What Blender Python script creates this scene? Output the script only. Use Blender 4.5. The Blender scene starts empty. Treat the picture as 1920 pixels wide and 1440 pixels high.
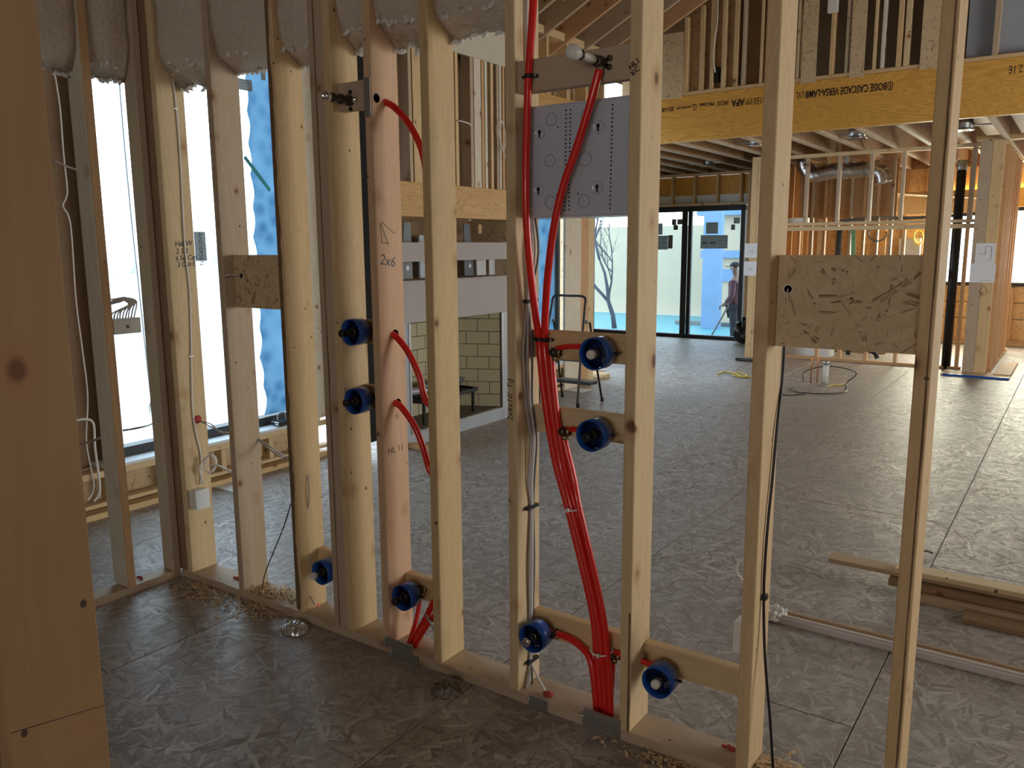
import bpy, bmesh, math, random
from mathutils import Vector, Matrix, noise
SC = bpy.context.scene
COL = SC.collection
rnd = random.Random(7)

# ---------------------------------------------------------------- camera, world, lights, exposure
YAW, PITCH, ROLL, FO = 0.608987938, 0.167000362, -0.00696150407, 1529.15678
H = 1.6
_r = Vector((math.cos(YAW), math.sin(YAW), 0))
CF = Vector((-math.sin(YAW) * math.cos(PITCH), math.cos(YAW) * math.cos(PITCH), -math.sin(PITCH)))
_u = _r.cross(CF)
CR = _r * math.cos(ROLL) + _u * math.sin(ROLL)
CU = -_r * math.sin(ROLL) + _u * math.cos(ROLL)
cd = bpy.data.cameras.new('camera')
cd.sensor_width = 36; cd.lens = FO / 1920 * 36; cd.clip_start = 0.05; cd.clip_end = 500
cam = bpy.data.objects.new('camera', cd); COL.objects.link(cam)
cam.matrix_world = Matrix(((CR.x, CU.x, -CF.x, 0), (CR.y, CU.y, -CF.y, 0), (CR.z, CU.z, -CF.z, H), (0, 0, 0, 1)))
SC.camera = cam
SC.view_settings.view_transform = 'Standard'; SC.view_settings.look = 'None'
SC.view_settings.exposure = 0.38; SC.view_settings.gamma = 1; SC.view_settings.use_curve_mapping = False

W = bpy.data.worlds.new('sky'); SC.world = W; W.use_nodes = True
wn = W.node_tree.nodes; wl = W.node_tree.links
bg = wn['Background']; bg.inputs[1].default_value = 3.6
tc = wn.new('ShaderNodeTexCoord'); sx = wn.new('ShaderNodeSeparateXYZ'); cr = wn.new('ShaderNodeValToRGB')
wl.new(tc.outputs['Generated'], sx.inputs[0]); wl.new(sx.outputs[2], cr.inputs[0]); wl.new(cr.outputs[0], bg.inputs[0])
cr.color_ramp.elements[0].position = 0.0; cr.color_ramp.elements[0].color = (0.88, 0.95, 1, 1)
cr.color_ramp.elements[1].position = 0.7; cr.color_ramp.elements[1].color = (0.62, 0.80, 1, 1)

def area(name, loc, rot, sx_, sy_, power, col):
    l = bpy.data.lights.new(name, 'AREA'); l.shape = 'RECTANGLE'; l.size = sx_; l.size_y = sy_
    l.energy = power; l.color = col
    o = bpy.data.objects.new(name, l); COL.objects.link(o); o.location = loc; o.rotation_euler = rot
    return o
R90 = math.pi / 2
# daylight through unseen side opening and kitchen window, facing in; back lamp is added
area('daylight_great_room', (4.75, 6.2, 1.7), (0, R90, 0), 1.8, 4.0, 110, (1.0, 0.93, 0.82))
area('daylight_kitchen', (-1.6, 15.3, 1.7), (-R90, 0, 0), 2.2, 1.6, 380, (1.0, 0.86, 0.62))
area('fill_back', (0.5, -3.8, 1.7), (R90, 0, 0), 2.0, .6, 22, (1.0, 0.94, 0.88))  # added fill for the stud fronts, just inside the unseen back opening

# ---------------------------------------------------------------- geometry helpers
def ray(px, py):
    return CF + CR * ((px - 960) / FO) - CU * ((py - 720) / FO)
def at(px, py, ax, v):
    "point of the place seen at a pixel of the photograph, on the plane axis=v"
    d = ray(px, py); o = Vector((0, 0, H)); t = (v - o[ax]) / d[ax]
    return o + d * t
WM = {}
def link(o, M, parent=None):
    COL.objects.link(o)
    WM[o.name] = M.copy()
    if parent is not None:
        o.parent = parent; o.matrix_parent_inverse = WM[parent.name].inverted()
    o.matrix_basis = M
    return o
def props(o, label=None, cat=None, group=None, kind=None):
    if label: o['label'] = label
    if cat: o['category'] = cat
    if group: o['group'] = group
    if kind: o['kind'] = kind
    return o
def obj(name, me, mat, parent=None, M=None, **kw):
    o = bpy.data.objects.new(name, me)
    if mat is not None and not me.materials: me.materials.append(mat)
    link(o, M or Matrix(), parent)
    return props(o, **kw)
def empty(name, loc=(0, 0, 0), **kw):
    o = bpy.data.objects.new(name, None); o.empty_display_size = 0.05
    link(o, Matrix.Translation(loc)); return props(o, **kw)
def struct(name): return empty(name, kind='structure')

_cache = {}
def box_mesh(sx_, sy_, sz, mat, bev=0.003):
    "box centred on its origin, its length along local Z, eased edges, UV in metres"
    key = (round(sx_, 4), round(sy_, 4), round(sz, 4), mat.name, bev)
    if key in _cache: return _cache[key]
    bm = bmesh.new(); bmesh.ops.create_cube(bm, size=1)
    for v in bm.verts: v.co = Vector((v.co.x * sx_, v.co.y * sy_, v.co.z * sz))
    if bev and min(sx_, sy_, sz) > 3 * bev:
        bmesh.ops.bevel(bm, geom=bm.edges[:], offset=bev, segments=1, affect='EDGES')
    uv = bm.loops.layers.uv.new('UVMap')
    for f in bm.faces:
        n = f.normal; a = max(range(3), key=lambda i: abs(n[i]))
        for l in f.loops:
            c = l.vert.co
            l[uv].uv = (c.y, c.z) if a == 0 else (c.x, c.z) if a == 1 else (c.x, c.y)
    me = bpy.data.meshes.new('board'); bm.to_mesh(me); bm.free(); me.materials.append(mat)
    _cache[key] = me
    return me
def board(name, lo, hi, mat, parent=None, bev=0.003, jitter=0.0, **kw):
    "axis-aligned timber / sheet given by two corners"
    lo, hi = Vector(lo), Vector(hi); lo, hi = Vector(map(min, lo, hi)), Vector(map(max, lo, hi))
    s = hi - lo; c = (lo + hi) / 2
    a = max(range(3), key=lambda i: s[i])
    if a == 2: R = Matrix(); d = (s.x, s.y, s.z)
    elif a == 0: R = Matrix.Rotation(R90, 4, 'Y'); d = (s.z, s.y, s.x)
    else: R = Matrix.Rotation(-R90, 4, 'X'); d = (s.x, s.z, s.y)
    M = Matrix.Translation(c) @ R
    if jitter: M = M @ Matrix.Rotation(rnd.uniform(-jitter, jitter), 4, 'X') @ Matrix.Rotation(rnd.uniform(-jitter, jitter), 4, 'Y')
    return obj(name, box_mesh(d[0], d[1], d[2], mat, bev), None, parent, M, **kw)
def beam(name, p, q, w, t, mat, parent=None, up=(0, 0, 1), bev=0.003, **kw):
    "timber from p to q, width w across, depth t along up"
    p, q = Vector(p), Vector(q); z = (q - p).normalized(); x = Vector(up).cross(z).normalized(); y = z.cross(x)
    M = Matrix.Translation((p + q) / 2) @ Matrix(((x.x, y.x, z.x, 0), (x.y, y.y, z.y, 0), (x.z, y.z, z.z, 0), (0, 0, 0, 1)))
    return obj(name, box_mesh(w, t, (q - p).length, mat, bev), None, parent, M, **kw)
def smooth(me):
    for p in me.polygons: p.use_smooth = True
    return me
def bm_mesh(bm, sm=False):
    me = bpy.data.meshes.new('m'); bmesh.ops.recalc_face_normals(bm, faces=bm.faces[:]); bm.to_mesh(me); bm.free()
    if sm: smooth(me)
    return me
def catmull(pts, n=6):
    P = [Vector(p) for p in pts]; P = [P[0]] + P + [P[-1]]; out = []
    for i in range(1, len(P) - 2):
        for k in range(n):
            t = k / n; a, b, c, d = P[i - 1:i + 3]
            out.append(0.5 * ((2 * b) + (c - a) * t + (2 * a - 5 * b + 4 * c - d) * t * t + (3 * b - a - 3 * c + d) * t ** 3))
    out.append(P[-2]); return out
def tube_bm(bm, pts, r, seg=8, cap=True, flat=1.0):
    rings = []; n = len(pts); prev = None
    for i, p in enumerate(pts):
        t = (pts[min(i + 1, n - 1)] - pts[max(i - 1, 0)])
        t = t.normalized() if t.length > 1e-9 else Vector((0, 0, 1))
        if prev is None:
            x = t.orthogonal().normalized()
        else:
            x = (prev - t * prev.dot(t)).normalized()
        prev = x; y = t.cross(x); rr = r[i] if isinstance(r, (list, tuple)) else r
        rings.append([bm.verts.new(p + x * (rr * math.cos(a)) + y * (rr * flat * math.sin(a))) for a in [2 * math.pi * k / seg for k in range(seg)]])
    for a, b in zip(rings, rings[1:]):
        for k in range(seg):
            f = bm.faces.new((a[k], a[(k + 1) % seg], b[(k + 1) % seg], b[k])); f.smooth = True
    if cap:
        bm.faces.new(rings[0]); bm.faces.new(rings[-1][::-1])
def tube(name, pts, r, mat, parent=None, seg=8, curve=True, n=6, flat=1.0, **kw):
    pts = catmull(pts, n) if curve else [Vector(p) for p in pts]
    bm = bmesh.new(); tube_bm(bm, pts, r, seg, flat=flat)
    me = bm_mesh(bm)
    return obj(name, me, mat, parent, **kw)
def lathe_bm(bm, prof, M, seg=24, close=False):
    rings = [[bm.verts.new(M @ Vector((r * math.cos(a), r * math.sin(a), z))) for a in [2 * math.pi * k / seg for k in range(seg)]] for r, z in prof]
    pr = list(zip(rings, rings[1:])) + ([(rings[-1], rings[0])] if close else [])
    for a, b in pr:
        for k in range(seg): f = bm.faces.new((a[k], a[(k + 1) % seg], b[(k + 1) % seg], b[k])); f.smooth = True
    if not close:
        if prof[0][0] > 1e-6: bm.faces.new(rings[0])
        if prof[-1][0] > 1e-6: bm.faces.new(rings[-1][::-1])
def lathe(name, prof, c, axis, mat, parent=None, seg=24, close=False, **kw):
    z = Vector(axis).normalized(); M = Matrix.Translation(c) @ z.to_track_quat('Z', 'Y').to_matrix().to_4x4()
    bm = bmesh.new(); lathe_bm(bm, prof, M, seg, close); me = bm_mesh(bm)
    return obj(name, me, mat, parent, **kw)
def boxes(name, lst, mat, parent=None, **kw):
    bm = bmesh.new()
    for lo, hi in lst:
        lo, hi = Vector(lo), Vector(hi); c = (lo + hi) / 2; s = hi - lo
        bmesh.ops.create_cube(bm, size=1, matrix=Matrix.Translation(c) @ Matrix.Diagonal((abs(s.x), abs(s.y), abs(s.z), 1)))
    return obj(name, bm_mesh(bm), mat, parent, **kw)
def text(body, loc, size, R, mat, parent, name='lettering', ext=0.0003, bold=0, space=1.0, shear=0, align='LEFT'):
    c = bpy.data.curves.new('t', 'FONT'); c.body = body; c.size = size; c.extrude = ext; c.offset = bold; c.space_character = space
    c.shear = shear; c.align_x = align; c.resolution_u = 2
    tmp = bpy.data.objects.new('t', c); COL.objects.link(tmp); me = bpy.data.meshes.new_from_object(tmp); bpy.data.objects.remove(tmp)
    M = Matrix.Translation(loc) @ R
    if R.determinant() < 0: me.transform(Matrix.Diagonal((1, -1, 1, 1))); me.flip_normals(); M = M @ Matrix.Diagonal((1, -1, 1, 1))
    me.materials.clear(); return obj(name, me, mat, parent, M)
def basis(x, y):
    x, y = Vector(x).normalized(), Vector(y).normalized(); z = x.cross(y)
    return Matrix(((x.x, y.x, z.x, 0), (x.y, y.y, z.y, 0), (x.z, y.z, z.z, 0), (0, 0, 0, 1)))
def copy_tree(o, M, **kw):
    c = o.copy(); COL.objects.link(c); WM[c.name] = M; c.matrix_basis = M
    D = M @ WM[o.name].inverted()
    def rec(a, b):
        for ch in a.children:
            d = ch.copy(); COL.objects.link(d); d.parent = b
            WM[d.name] = D @ WM[ch.name]
            d.matrix_parent_inverse = WM[b.name].inverted(); d.matrix_basis = WM[d.name]
            rec(ch, d)
    rec(o, c)
    return props(c, **kw)

# ---------------------------------------------------------------- materials
def newmat(name):
    m = bpy.data.materials.new(name); m.use_nodes = True
    nt = m.node_tree; b = nt.nodes['Principled BSDF']; return m, nt, b
def N(nt, t, **kw):
    n = nt.nodes.new('ShaderNode' + t)
    for k, v in kw.items(): setattr(n, k, v)
    return n
def setin(n, i, v):
    n.inputs[i].default_value = v
def math_(nt, op, a, b=None, clamp=False):
    n = N(nt, 'Math', operation=op, use_clamp=clamp)
    for i, x in enumerate((a, b)):
        if x is None: continue
        if hasattr(x, 'is_linked') or hasattr(x, 'links'): nt.links.new(x, n.inputs[i])
        else: n.inputs[i].default_value = x
    return n.outputs[0]
def mixc(nt, f, a, b, mode='MIX'):
    n = N(nt, 'Mix', data_type='RGBA', blend_type=mode)
    for sock, x in ((n.inputs[0], f), (n.inputs[6], a), (n.inputs[7], b)):
        if hasattr(x, 'links'): nt.links.new(x, sock)
        else: sock.default_value = x if not isinstance(x, tuple) or len(x) == 4 else (*x, 1)
    return n.outputs[2]
def ramp(nt, f, stops):
    n = N(nt, 'ValToRGB'); nt.links.new(f, n.inputs[0]); e = n.color_ramp.elements
    while len(e) > 1: e.remove(e[-1])
    e[0].position = stops[0][0]; e[0].color = (*stops[0][1], 1)
    for p, c in stops[1:]: x = e.new(p); x.color = (*c, 1)
    return n.outputs[0]
def plain(name, col, rough=0.6, metal=0, bump=0.0, bscale=60, emit=None, var=0.0, coat=0):
    m, nt, b = newmat(name); b.inputs['Base Color'].default_value = (*col, 1); setin(b, 'Roughness', rough); setin(b, 'Metallic', metal)
    if coat: setin(b, 'Coat Weight', coat)
    t = N(nt, 'TexCoord'); n = N(nt, 'TexNoise'); nt.links.new(t.outputs['Object'], n.inputs['Vector']); setin(n, 'Scale', bscale); setin(n, 'Detail', 3)
    if var:
        c = mixc(nt, n.outputs[0], tuple(max(0, x * (1 - var)) for x in col), tuple(min(1, x * (1 + var)) for x in col))
        nt.links.new(c, b.inputs['Base Color'])
    if bump:
        bp = N(nt, 'Bump'); setin(bp, 'Strength', bump); setin(bp, 'Distance', 0.01); nt.links.new(n.outputs[0], bp.inputs['Height']); nt.links.new(bp.outputs[0], b.inputs['Normal'])
    return m

def wood(name, cols, grain=0.25, knots=1.0, rough=0.62, rot=0.0):
    "sawn softwood: the grain runs along local Z"
    m, nt, b = newmat(name); L = nt.links
    t = N(nt, 'TexCoord'); oi = N(nt, 'ObjectInfo')
    comb = N(nt, 'CombineXYZ'); L.new(math_(nt, 'MULTIPLY', oi.outputs['Random'], 37.0), comb.inputs[0]); L.new(math_(nt, 'MULTIPLY', oi.outputs['Random'], 91.0), comb.inputs[2])
    add = N(nt, 'VectorMath', operation='ADD'); L.new(t.outputs['Object'], add.inputs[0]); L.new(comb.outputs[0], add.inputs[1])
    P = add.outputs[0]
    # knots
    def spots(sc, zs, r, dens):
        mp = N(nt, 'VectorMath', operation='MULTIPLY'); L.new(P, mp.inputs[0]); mp.inputs[1].default_value = (sc, sc, sc * zs)
        v = N(nt, 'TexVoronoi'); setin(v, 'Scale', 1.0); L.new(mp.outputs[0], v.inputs['Vector'])
        sub = N(nt, 'VectorMath', operation='SUBTRACT'); L.new(mp.outputs[0], sub.inputs[0]); L.new(v.outputs['Position'], sub.inputs[1])
        m2 = N(nt, 'VectorMath', operation='MULTIPLY'); L.new(sub.outputs[0], m2.inputs[0]); m2.inputs[1].default_value = (.65 / sc, 1 / sc, 0.75 / (sc * zs))
        ln = N(nt, 'VectorMath', operation='LENGTH'); L.new(m2.outputs[0], ln.inputs[0])
        sp = N(nt, 'SeparateColor'); L.new(v.outputs['Color'], sp.inputs[0])
        rad = math_(nt, 'MULTIPLY', sp.outputs[0], r); keep = math_(nt, 'LESS_THAN', sp.outputs[1], dens)
        rad = math_(nt, 'MULTIPLY', rad, keep)
        d = math_(nt, 'DIVIDE', ln.outputs['Value'], math_(nt, 'ADD', rad, 1e-4))
        return d
    kd = spots(9.0, 0.45, 0.021, 0.85 * knots)
    nd = spots(20.0, 0.5, 0.0055, 0.6)
    # grain
    mp = N(nt, 'VectorMath', operation='MULTIPLY'); L.new(P, mp.inputs[0]); mp.inputs[1].default_value = (1, 1, 0.045)
    n1 = N(nt, 'TexNoise'); setin(n1, 'Scale', 95.0); setin(n1, 'Detail', 4.0); L.new(mp.outputs[0], n1.inputs['Vector'])
    mp2 = N(nt, 'VectorMath', operation='MULTIPLY'); L.new(P, mp2.inputs[0]); mp2.inputs[1].default_value = (1, 1, 0.16)
    n2 = N(nt, 'TexNoise'); setin(n2, 'Scale', 9.0); setin(n2, 'Detail', 2.0); setin(n2, 'Distortion', 0.6); L.new(mp2.outputs[0], n2.inputs['Vector'])
    rings = math_(nt, 'SINE', math_(nt, 'MULTIPLY', n2.outputs[0], 60.0))
    rings = math_(nt, 'MULTIPLY_ADD', rings, 0.5); nt.nodes[-1].inputs[2].default_value = 0.5
    base = ramp(nt, oi.outputs['Random'], [(i / max(1, len(cols) - 1), c) for i, c in enumerate(cols)])
    n3 = N(nt, 'TexNoise'); setin(n3, 'Scale', 2.2); setin(n3, 'Detail', 3.0); L.new(P, n3.inputs['Vector'])
    c = mixc(nt, math_(nt, 'MULTIPLY', n1.outputs[0], grain), base, (0.20, 0.11, 0.05), 'MIX')
    c = mixc(nt, math_(nt, 'MULTIPLY', rings, 0.16), c, (0.42, 0.25, 0.11))
    c = mixc(nt, math_(nt, 'MULTIPLY', n3.outputs[0], 0.35), c, (0.52, 0.38, 0.22))
    halo = N(nt, 'MapRange'); L.new(kd, halo.inputs[0]); setin(halo, 1, 0.7); setin(halo, 2, 2.3); setin(halo, 3, 0.55); setin(halo, 4, 0.0)
    c = mixc(nt, halo.outputs[0], c, (0.38, 0.17, 0.07))
    kn = N(nt, 'MapRange'); L.new(kd, kn.inputs[0]); setin(kn, 1, 0.55); setin(kn, 2, 1.0); setin(kn, 3, 0.85); setin(kn, 4, 0.0)
    c = mixc(nt, kn.outputs[0], c, (0.13, 0.05, 0.025))
    c = mixc(nt, math_(nt, 'MULTIPLY', math_(nt, 'LESS_THAN', nd, 1.0), 0.85), c, (0.03, 0.02, 0.015))
    L.new(c, b.inputs['Base Color']); setin(b, 'Roughness', rough); setin(b, 'Specular IOR Level', 0.3)
    bp = N(nt, 'Bump'); setin(bp, 'Strength', 0.35); setin(bp, 'Distance', 0.002); L.new(n1.outputs[0], bp.inputs['Height']); L.new(bp.outputs[0], b.inputs['Normal'])
    return m

# strand layer: little straight strands lying at every angle
def flake_group():
    g = bpy.data.node_groups.new('strands', 'ShaderNodeTree')
    for n_, t_ in (('Vector', 'NodeSocketVector'), ('Scale', 'NodeSocketFloat'), ('Offset', 'NodeSocketFloat'), ('Long', 'NodeSocketFloat'), ('Wide', 'NodeSocketFloat')):
        g.interface.new_socket(n_, in_out='INPUT', socket_type=t_)
    for n_ in ('Mask', 'Tone', 'Grain'): g.interface.new_socket(n_, in_out='OUTPUT', socket_type='NodeSocketFloat')
    gi = g.nodes.new('NodeGroupInput'); go = g.nodes.new('NodeGroupOutput'); L = g.links
    cb = N(g, 'CombineXYZ'); L.new(gi.outputs['Offset'], cb.inputs[0]); L.new(math_(g, 'MULTIPLY', gi.outputs['Offset'], 1.7), cb.inputs[1])
    ad = N(g, 'VectorMath', operation='ADD'); L.new(gi.outputs['Vector'], ad.inputs[0]); L.new(cb.outputs[0], ad.inputs[1])
    v = N(g, 'TexVoronoi', voronoi_dimensions='2D'); L.new(ad.outputs[0], v.inputs['Vector']); L.new(gi.outputs['Scale'], v.inputs['Scale'])
    sb = N(g, 'VectorMath', operation='SUBTRACT'); L.new(ad.outputs[0], sb.inputs[0]); L.new(v.outputs['Position'], sb.inputs[1])
    sp = N(g, 'SeparateColor'); L.new(v.outputs['Color'], sp.inputs[0])
    ro = N(g, 'VectorRotate', rotation_type='Z_AXIS'); L.new(sb.outputs[0], ro.inputs['Vector']); L.new(math_(g, 'MULTIPLY', sp.outputs[0], 6.283), ro.inputs['Angle'])
    xy = N(g, 'SeparateXYZ'); L.new(ro.outputs[0], xy.inputs[0])
    lw = math_(g, 'MULTIPLY', gi.outputs['Wide'], math_(g, 'ADD', sp.outputs[1], 0.25))
    a = math_(g, 'LESS_THAN', math_(g, 'ABSOLUTE', xy.outputs[0]), gi.outputs['Long']); bb = math_(g, 'LESS_THAN', math_(g, 'ABSOLUTE', xy.outputs[1]), lw)
    L.new(math_(g, 'MULTIPLY', a, bb), go.inputs['Mask']); L.new(sp.outputs[2], go.inputs['Tone'])
    gm = N(g, 'VectorMath', operation='MULTIPLY'); L.new(ro.outputs[0], gm.inputs[0]); gm.inputs[1].default_value = (12, 220, 1)
    gn = N(g, 'TexNoise'); setin(gn, 'Scale', 1.0); setin(gn, 'Detail', 1.0); L.new(gm.outputs[0], gn.inputs['Vector']); L.new(gn.outputs[0], go.inputs['Grain'])
    return g
FG = flake_group()
def osb(name, dark, mid, light, rough=0.6, stain=None, gap=(0.05, 0.035, 0.025), spec=0.4, k=1.0, stops=(0.16, 0.5, 0.93), thin=1.0, bump=.5):
    m, nt, b = newmat(name); L = nt.links
    t = N(nt, 'TexCoord'); oi = N(nt, 'ObjectInfo')
    cb = N(nt, 'CombineXYZ'); L.new(math_(nt, 'MULTIPLY', oi.outputs['Random'], 53.0), cb.inputs[0]); L.new(math_(nt, 'MULTIPLY', oi.outputs['Random'], 29.0), cb.inputs[1])
    ad = N(nt, 'VectorMath', operation='ADD'); L.new(t.outputs['UV'], ad.inputs[0]); L.new(cb.outputs[0], ad.inputs[1]); P = ad.outputs[0]
    n = N(nt, 'TexNoise'); setin(n, 'Scale', 14.0); setin(n, 'Detail', 5.0); L.new(P, n.inputs['Vector'])
    tone = n.outputs[0]; h = n.outputs[0]
    for i, (s, ln, wd) in enumerate([(9, .06, .016), (11, .05, .013), (8, .075, .014), (14, .04, .009), (10, .065, .011), (7, .08, .017), (17, .035, .006), (12, .05, .008)]):
        g = nt.nodes.new('ShaderNodeGroup'); g.node_tree = FG; L.new(P, g.inputs['Vector'])
        setin(g, 'Scale', s * k); setin(g, 'Offset', 3.37 * (i + 1)); setin(g, 'Long', ln / k); setin(g, 'Wide', wd * thin / k)
        f = N(nt, 'Mix', data_type='FLOAT'); L.new(g.outputs['Mask'], f.inputs[0]); L.new(tone, f.inputs[2])
        mixed = math_(nt, 'ADD', math_(nt, 'MULTIPLY', g.outputs['Tone'], 0.7), math_(nt, 'MULTIPLY', g.outputs['Grain'], 0.3)); L.new(mixed, f.inputs[3]); tone = f.outputs[0]
    cr_ = ramp(nt, tone, [(0.0, gap), (stops[0], dark), (stops[1], mid), (stops[2], light)])
    if stain:
        n2 = N(nt, 'TexNoise'); setin(n2, 'Scale', 0.9); setin(n2, 'Detail', 4.0); L.new(P, n2.inputs['Vector'])
        cr_ = mixc(nt, ramp(nt, n2.outputs[0], [(0.42, (0, 0, 0)), (0.62, (0.55, 0.55, 0.55))]), cr_, stain)
    L.new(cr_, b.inputs['Base Color'])
    rr = math_(nt, 'SUBTRACT', rough + 0.12, math_(nt, 'MULTIPLY', tone, 0.24)); L.new(rr, b.inputs['Roughness']); setin(b, 'Specular IOR Level', spec)
    bp = N(nt, 'Bump'); setin(bp, 'Strength', bump); setin(bp, 'Distance', 0.004); L.new(tone, bp.inputs['Height']); L.new(bp.outputs[0], b.inputs['Normal'])
    return m
def lvl(name, a, c, sc=6.0):
    m, nt, b = newmat(name); L = nt.links; t = N(nt, 'TexCoord')
    mp = N(nt, 'VectorMath', operation='MULTIPLY'); L.new(t.outputs['Object'], mp.inputs[0]); mp.inputs[1].default_value = (1, 1, 0.22)
    n = N(nt, 'TexNoise'); setin(n, 'Scale', sc); setin(n, 'Detail', 3.0); setin(n, 'Distortion', 1.0); L.new(mp.outputs[0], n.inputs['Vector'])
    s = math_(nt, 'SINE', math_(nt, 'MULTIPLY', n.outputs[0], 70.0)); s = math_(nt, 'POWER', math_(nt, 'ABSOLUTE', s), 3.0)
    n1 = N(nt, 'TexNoise'); setin(n1, 'Scale', 70.0); L.new(mp.outputs[0], n1.inputs['Vector'])
    col = mixc(nt, math_(nt, 'MULTIPLY', s, 0.6), a, c); col = mixc(nt, math_(nt, 'MULTIPLY', n1.outputs[0], 0.3), col, c)
    L.new(col, b.inputs['Base Color']); setin(b, 'Roughness', 0.5)
    return m
PINE = wood('pine_pale', [(.84, .61, .32), (.80, .55, .28), (.84, .66, .40), (.80, .58, .30)])
PINK = wood('pine_pink', [(.84, .55, .35), (.84, .56, .36)], grain=0.15)
FIR = wood('fir_orange', [(.66, .37, .18), (.72, .44, .23), (.60, .34, .16)], knots=0.5)
GREYW = wood('pine_weathered', [(.62, .50, .37), (.55, .45, .34), (.66, .55, .42)], grain=0.4)
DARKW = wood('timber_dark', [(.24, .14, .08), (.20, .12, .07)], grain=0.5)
PLY = wood('plywood_pale', [(.78, .76, .66), (.80, .77, .67)], grain=0.12, knots=0.8)
FLOOR = osb('osb_floor', (.21, .175, .145), (.32, .275, .24), (.58, .535, .49), rough=0.46, stain=(.33, .30, .27), gap=(.06, .045, .035), spec=0.28, stops=(0.07, 0.42, 0.97), k=.95, thin=.75, bump=.9)
OSB = osb('osb_board', (.24, .14, .075), (.60, .44, .26), (.72, .56, .34), rough=0.65, k=1.9, stops=(0.14, 0.25, 0.97))
OSBW = osb('osb_warm', (.42, .23, .09), (.68, .43, .20), (.78, .54, .28), rough=0.65, k=1.0, stops=(0.1, 0.3, 0.97))
LVL = lvl('laminated_beam', (.80, .44, .085), (.55, .26, .045), 3.2)
LVL2 = lvl('laminated_header', (.64, .38, .14), (.40, .22, .08))
INK = plain('marker_ink', (.012, .010, .010), 0.5)
STEEL = plain('galvanised_steel', (.50, .52, .53), 0.38, 0.9, 0.15, 30, var=0.15)
GREYM = plain('grey_painted_steel', (.56, .60, .68), 0.26, 0.1, 0.0)
DGREY = plain('dark_grey_steel', (.16, .17, .18), 0.45, 0.5)
BLACK = plain('black_plastic', (.012, .012, .014), 0.4)
BLKM = plain('black_frame', (.018, .020, .024), 0.45)
HOLE = plain('dark_hole', (.004, .004, .004), 0.9)
RED = plain('red_tubing', (.76, .018, .012), 0.30, 0, coat=0.25)
REDD = plain('red_tubing_dusty', (.60, .04, .03), 0.4)
BLUE = plain('blue_plastic', (.012, .085, .38), 0.32, coat=0.3)
BLUE_SHADED = plain('shaded_blue_web', (.006, .018, .085), 0.5)
WHITEP = plain('white_plastic', (.78, .77, .72), 0.4)
CABLE = plain('white_cable', (.74, .71, .66), 0.45)
GCABLE = plain('grey_cable', (.42, .38, .36), 0.45)
YCABLE = plain('yellow_cable', (.75, .58, .10), 0.5)
BRASS = plain('brass', (.42, .33, .18), 0.35, 0.9, var=0.3)
DBRASS = plain('dark_brass', (.09, .075, .06), 0.35, 0.8)
CHROME = plain('chrome', (.75, .76, .78), 0.12, 1.0, 0.3, 40)
FOIL = plain('foil', (.88, .93, 1.0), 0.34, 1.0, 0.35, 25)
REDF = plain('red_fireblock_foam', (.45, .05, .045), 0.8, bump=0.6, bscale=90)
CEMENT = plain('cement_board', (.43, .40, .395), 0.8, bump=0.1, var=0.08, bscale=5)
GREYPAINT = plain('grey_steel_surround', (.42, .45, .50), 0.5, 0.3, var=0.1, bscale=8)
BRICK = plain('fire_brick', (.52, .47, .31), 0.8, bump=0.25, bscale=40, var=0.10)
MORTAR = plain('brick_joint', (.16, .13, .09), 0.9)
DRYW = plain('grey_sheathing', (.34, .37, .42), 0.75, var=0.06, bscale=3)
BEIGE = plain('beige_sheathing', (.60, .54, .44), 0.8, bump=0.1, var=0.08, bscale=6)
WHITEB = plain('white_board', (.75, .79, .80), 0.5, var=0.05, bscale=5)
PAPER = plain('paper', (.80, .80, .82), 0.7)
def paper_lit(name, c):
    m, nt, b = newmat(name); out = nt.nodes['Material Output']; b.inputs['Base Color'].default_value = (*c, 1)
    tl = N(nt, 'BsdfTranslucent'); tl.inputs[0].default_value = (*[x * .8 for x in c], 1); mx = N(nt, 'MixShader'); mx.inputs[0].default_value = .5
    nt.links.new(b.outputs[0], mx.inputs[1]); nt.links.new(tl.outputs[0], mx.inputs[2]); nt.links.new(mx.outputs[0], out.inputs[0]); return m
LABELG = paper_lit('grey_label', (.42, .45, .45))
GREENC = plain('green_hose', (.22, .45, .25), 0.5)
BATT = plain('fibreglass', (.66, .57, .48), 0.95, bump=1.0, bscale=45, var=0.14)
BATTW = plain('fibreglass_torn', (.86, .86, .84), 0.95, bump=1.0, bscale=70)
COPPER = plain('copper', (.62, .26, .13), 0.35, 0.9)
SNOW = plain('pale_ground', (.80, .82, .84), 0.8, var=0.05, bscale=0.4)
SHAV = plain('wood_shavings', (.68, .50, .30), 0.8, var=0.3, bscale=300)
def film_mat():
    m, nt, b = newmat('blue_film'); L = nt.links; out = nt.nodes['Material Output']; nt.nodes.remove(b)
    tl = N(nt, 'BsdfTranslucent'); tl.inputs[0].default_value = (.21, .31, .38, 1); tr = N(nt, 'BsdfTransparent'); tr.inputs[0].default_value = (.20, .34, .55, 1)
    t = N(nt, 'TexCoord'); n = N(nt, 'TexVoronoi'); setin(n, 'Scale', 9.0); L.new(t.outputs['Object'], n.inputs['Vector'])
    f = N(nt, 'MapRange'); L.new(n.outputs['Distance'], f.inputs[0]); setin(f, 3, 0.04); setin(f, 4, 0.16)
    L.new(ramp(nt, n.outputs['Distance'], [(0.0, (.15, .25, .34)), (0.55, (.27, .37, .43)), (1.0, (.32, .42, .47))]), tl.inputs[0])
    mx = N(nt, 'MixShader'); L.new(f.outputs[0], mx.inputs[0]); L.new(tl.outputs[0], mx.inputs[1]); L.new(tr.outputs[0], mx.inputs[2]); L.new(mx.outputs[0], out.inputs[0])
    return m
FILM = film_mat()
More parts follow.
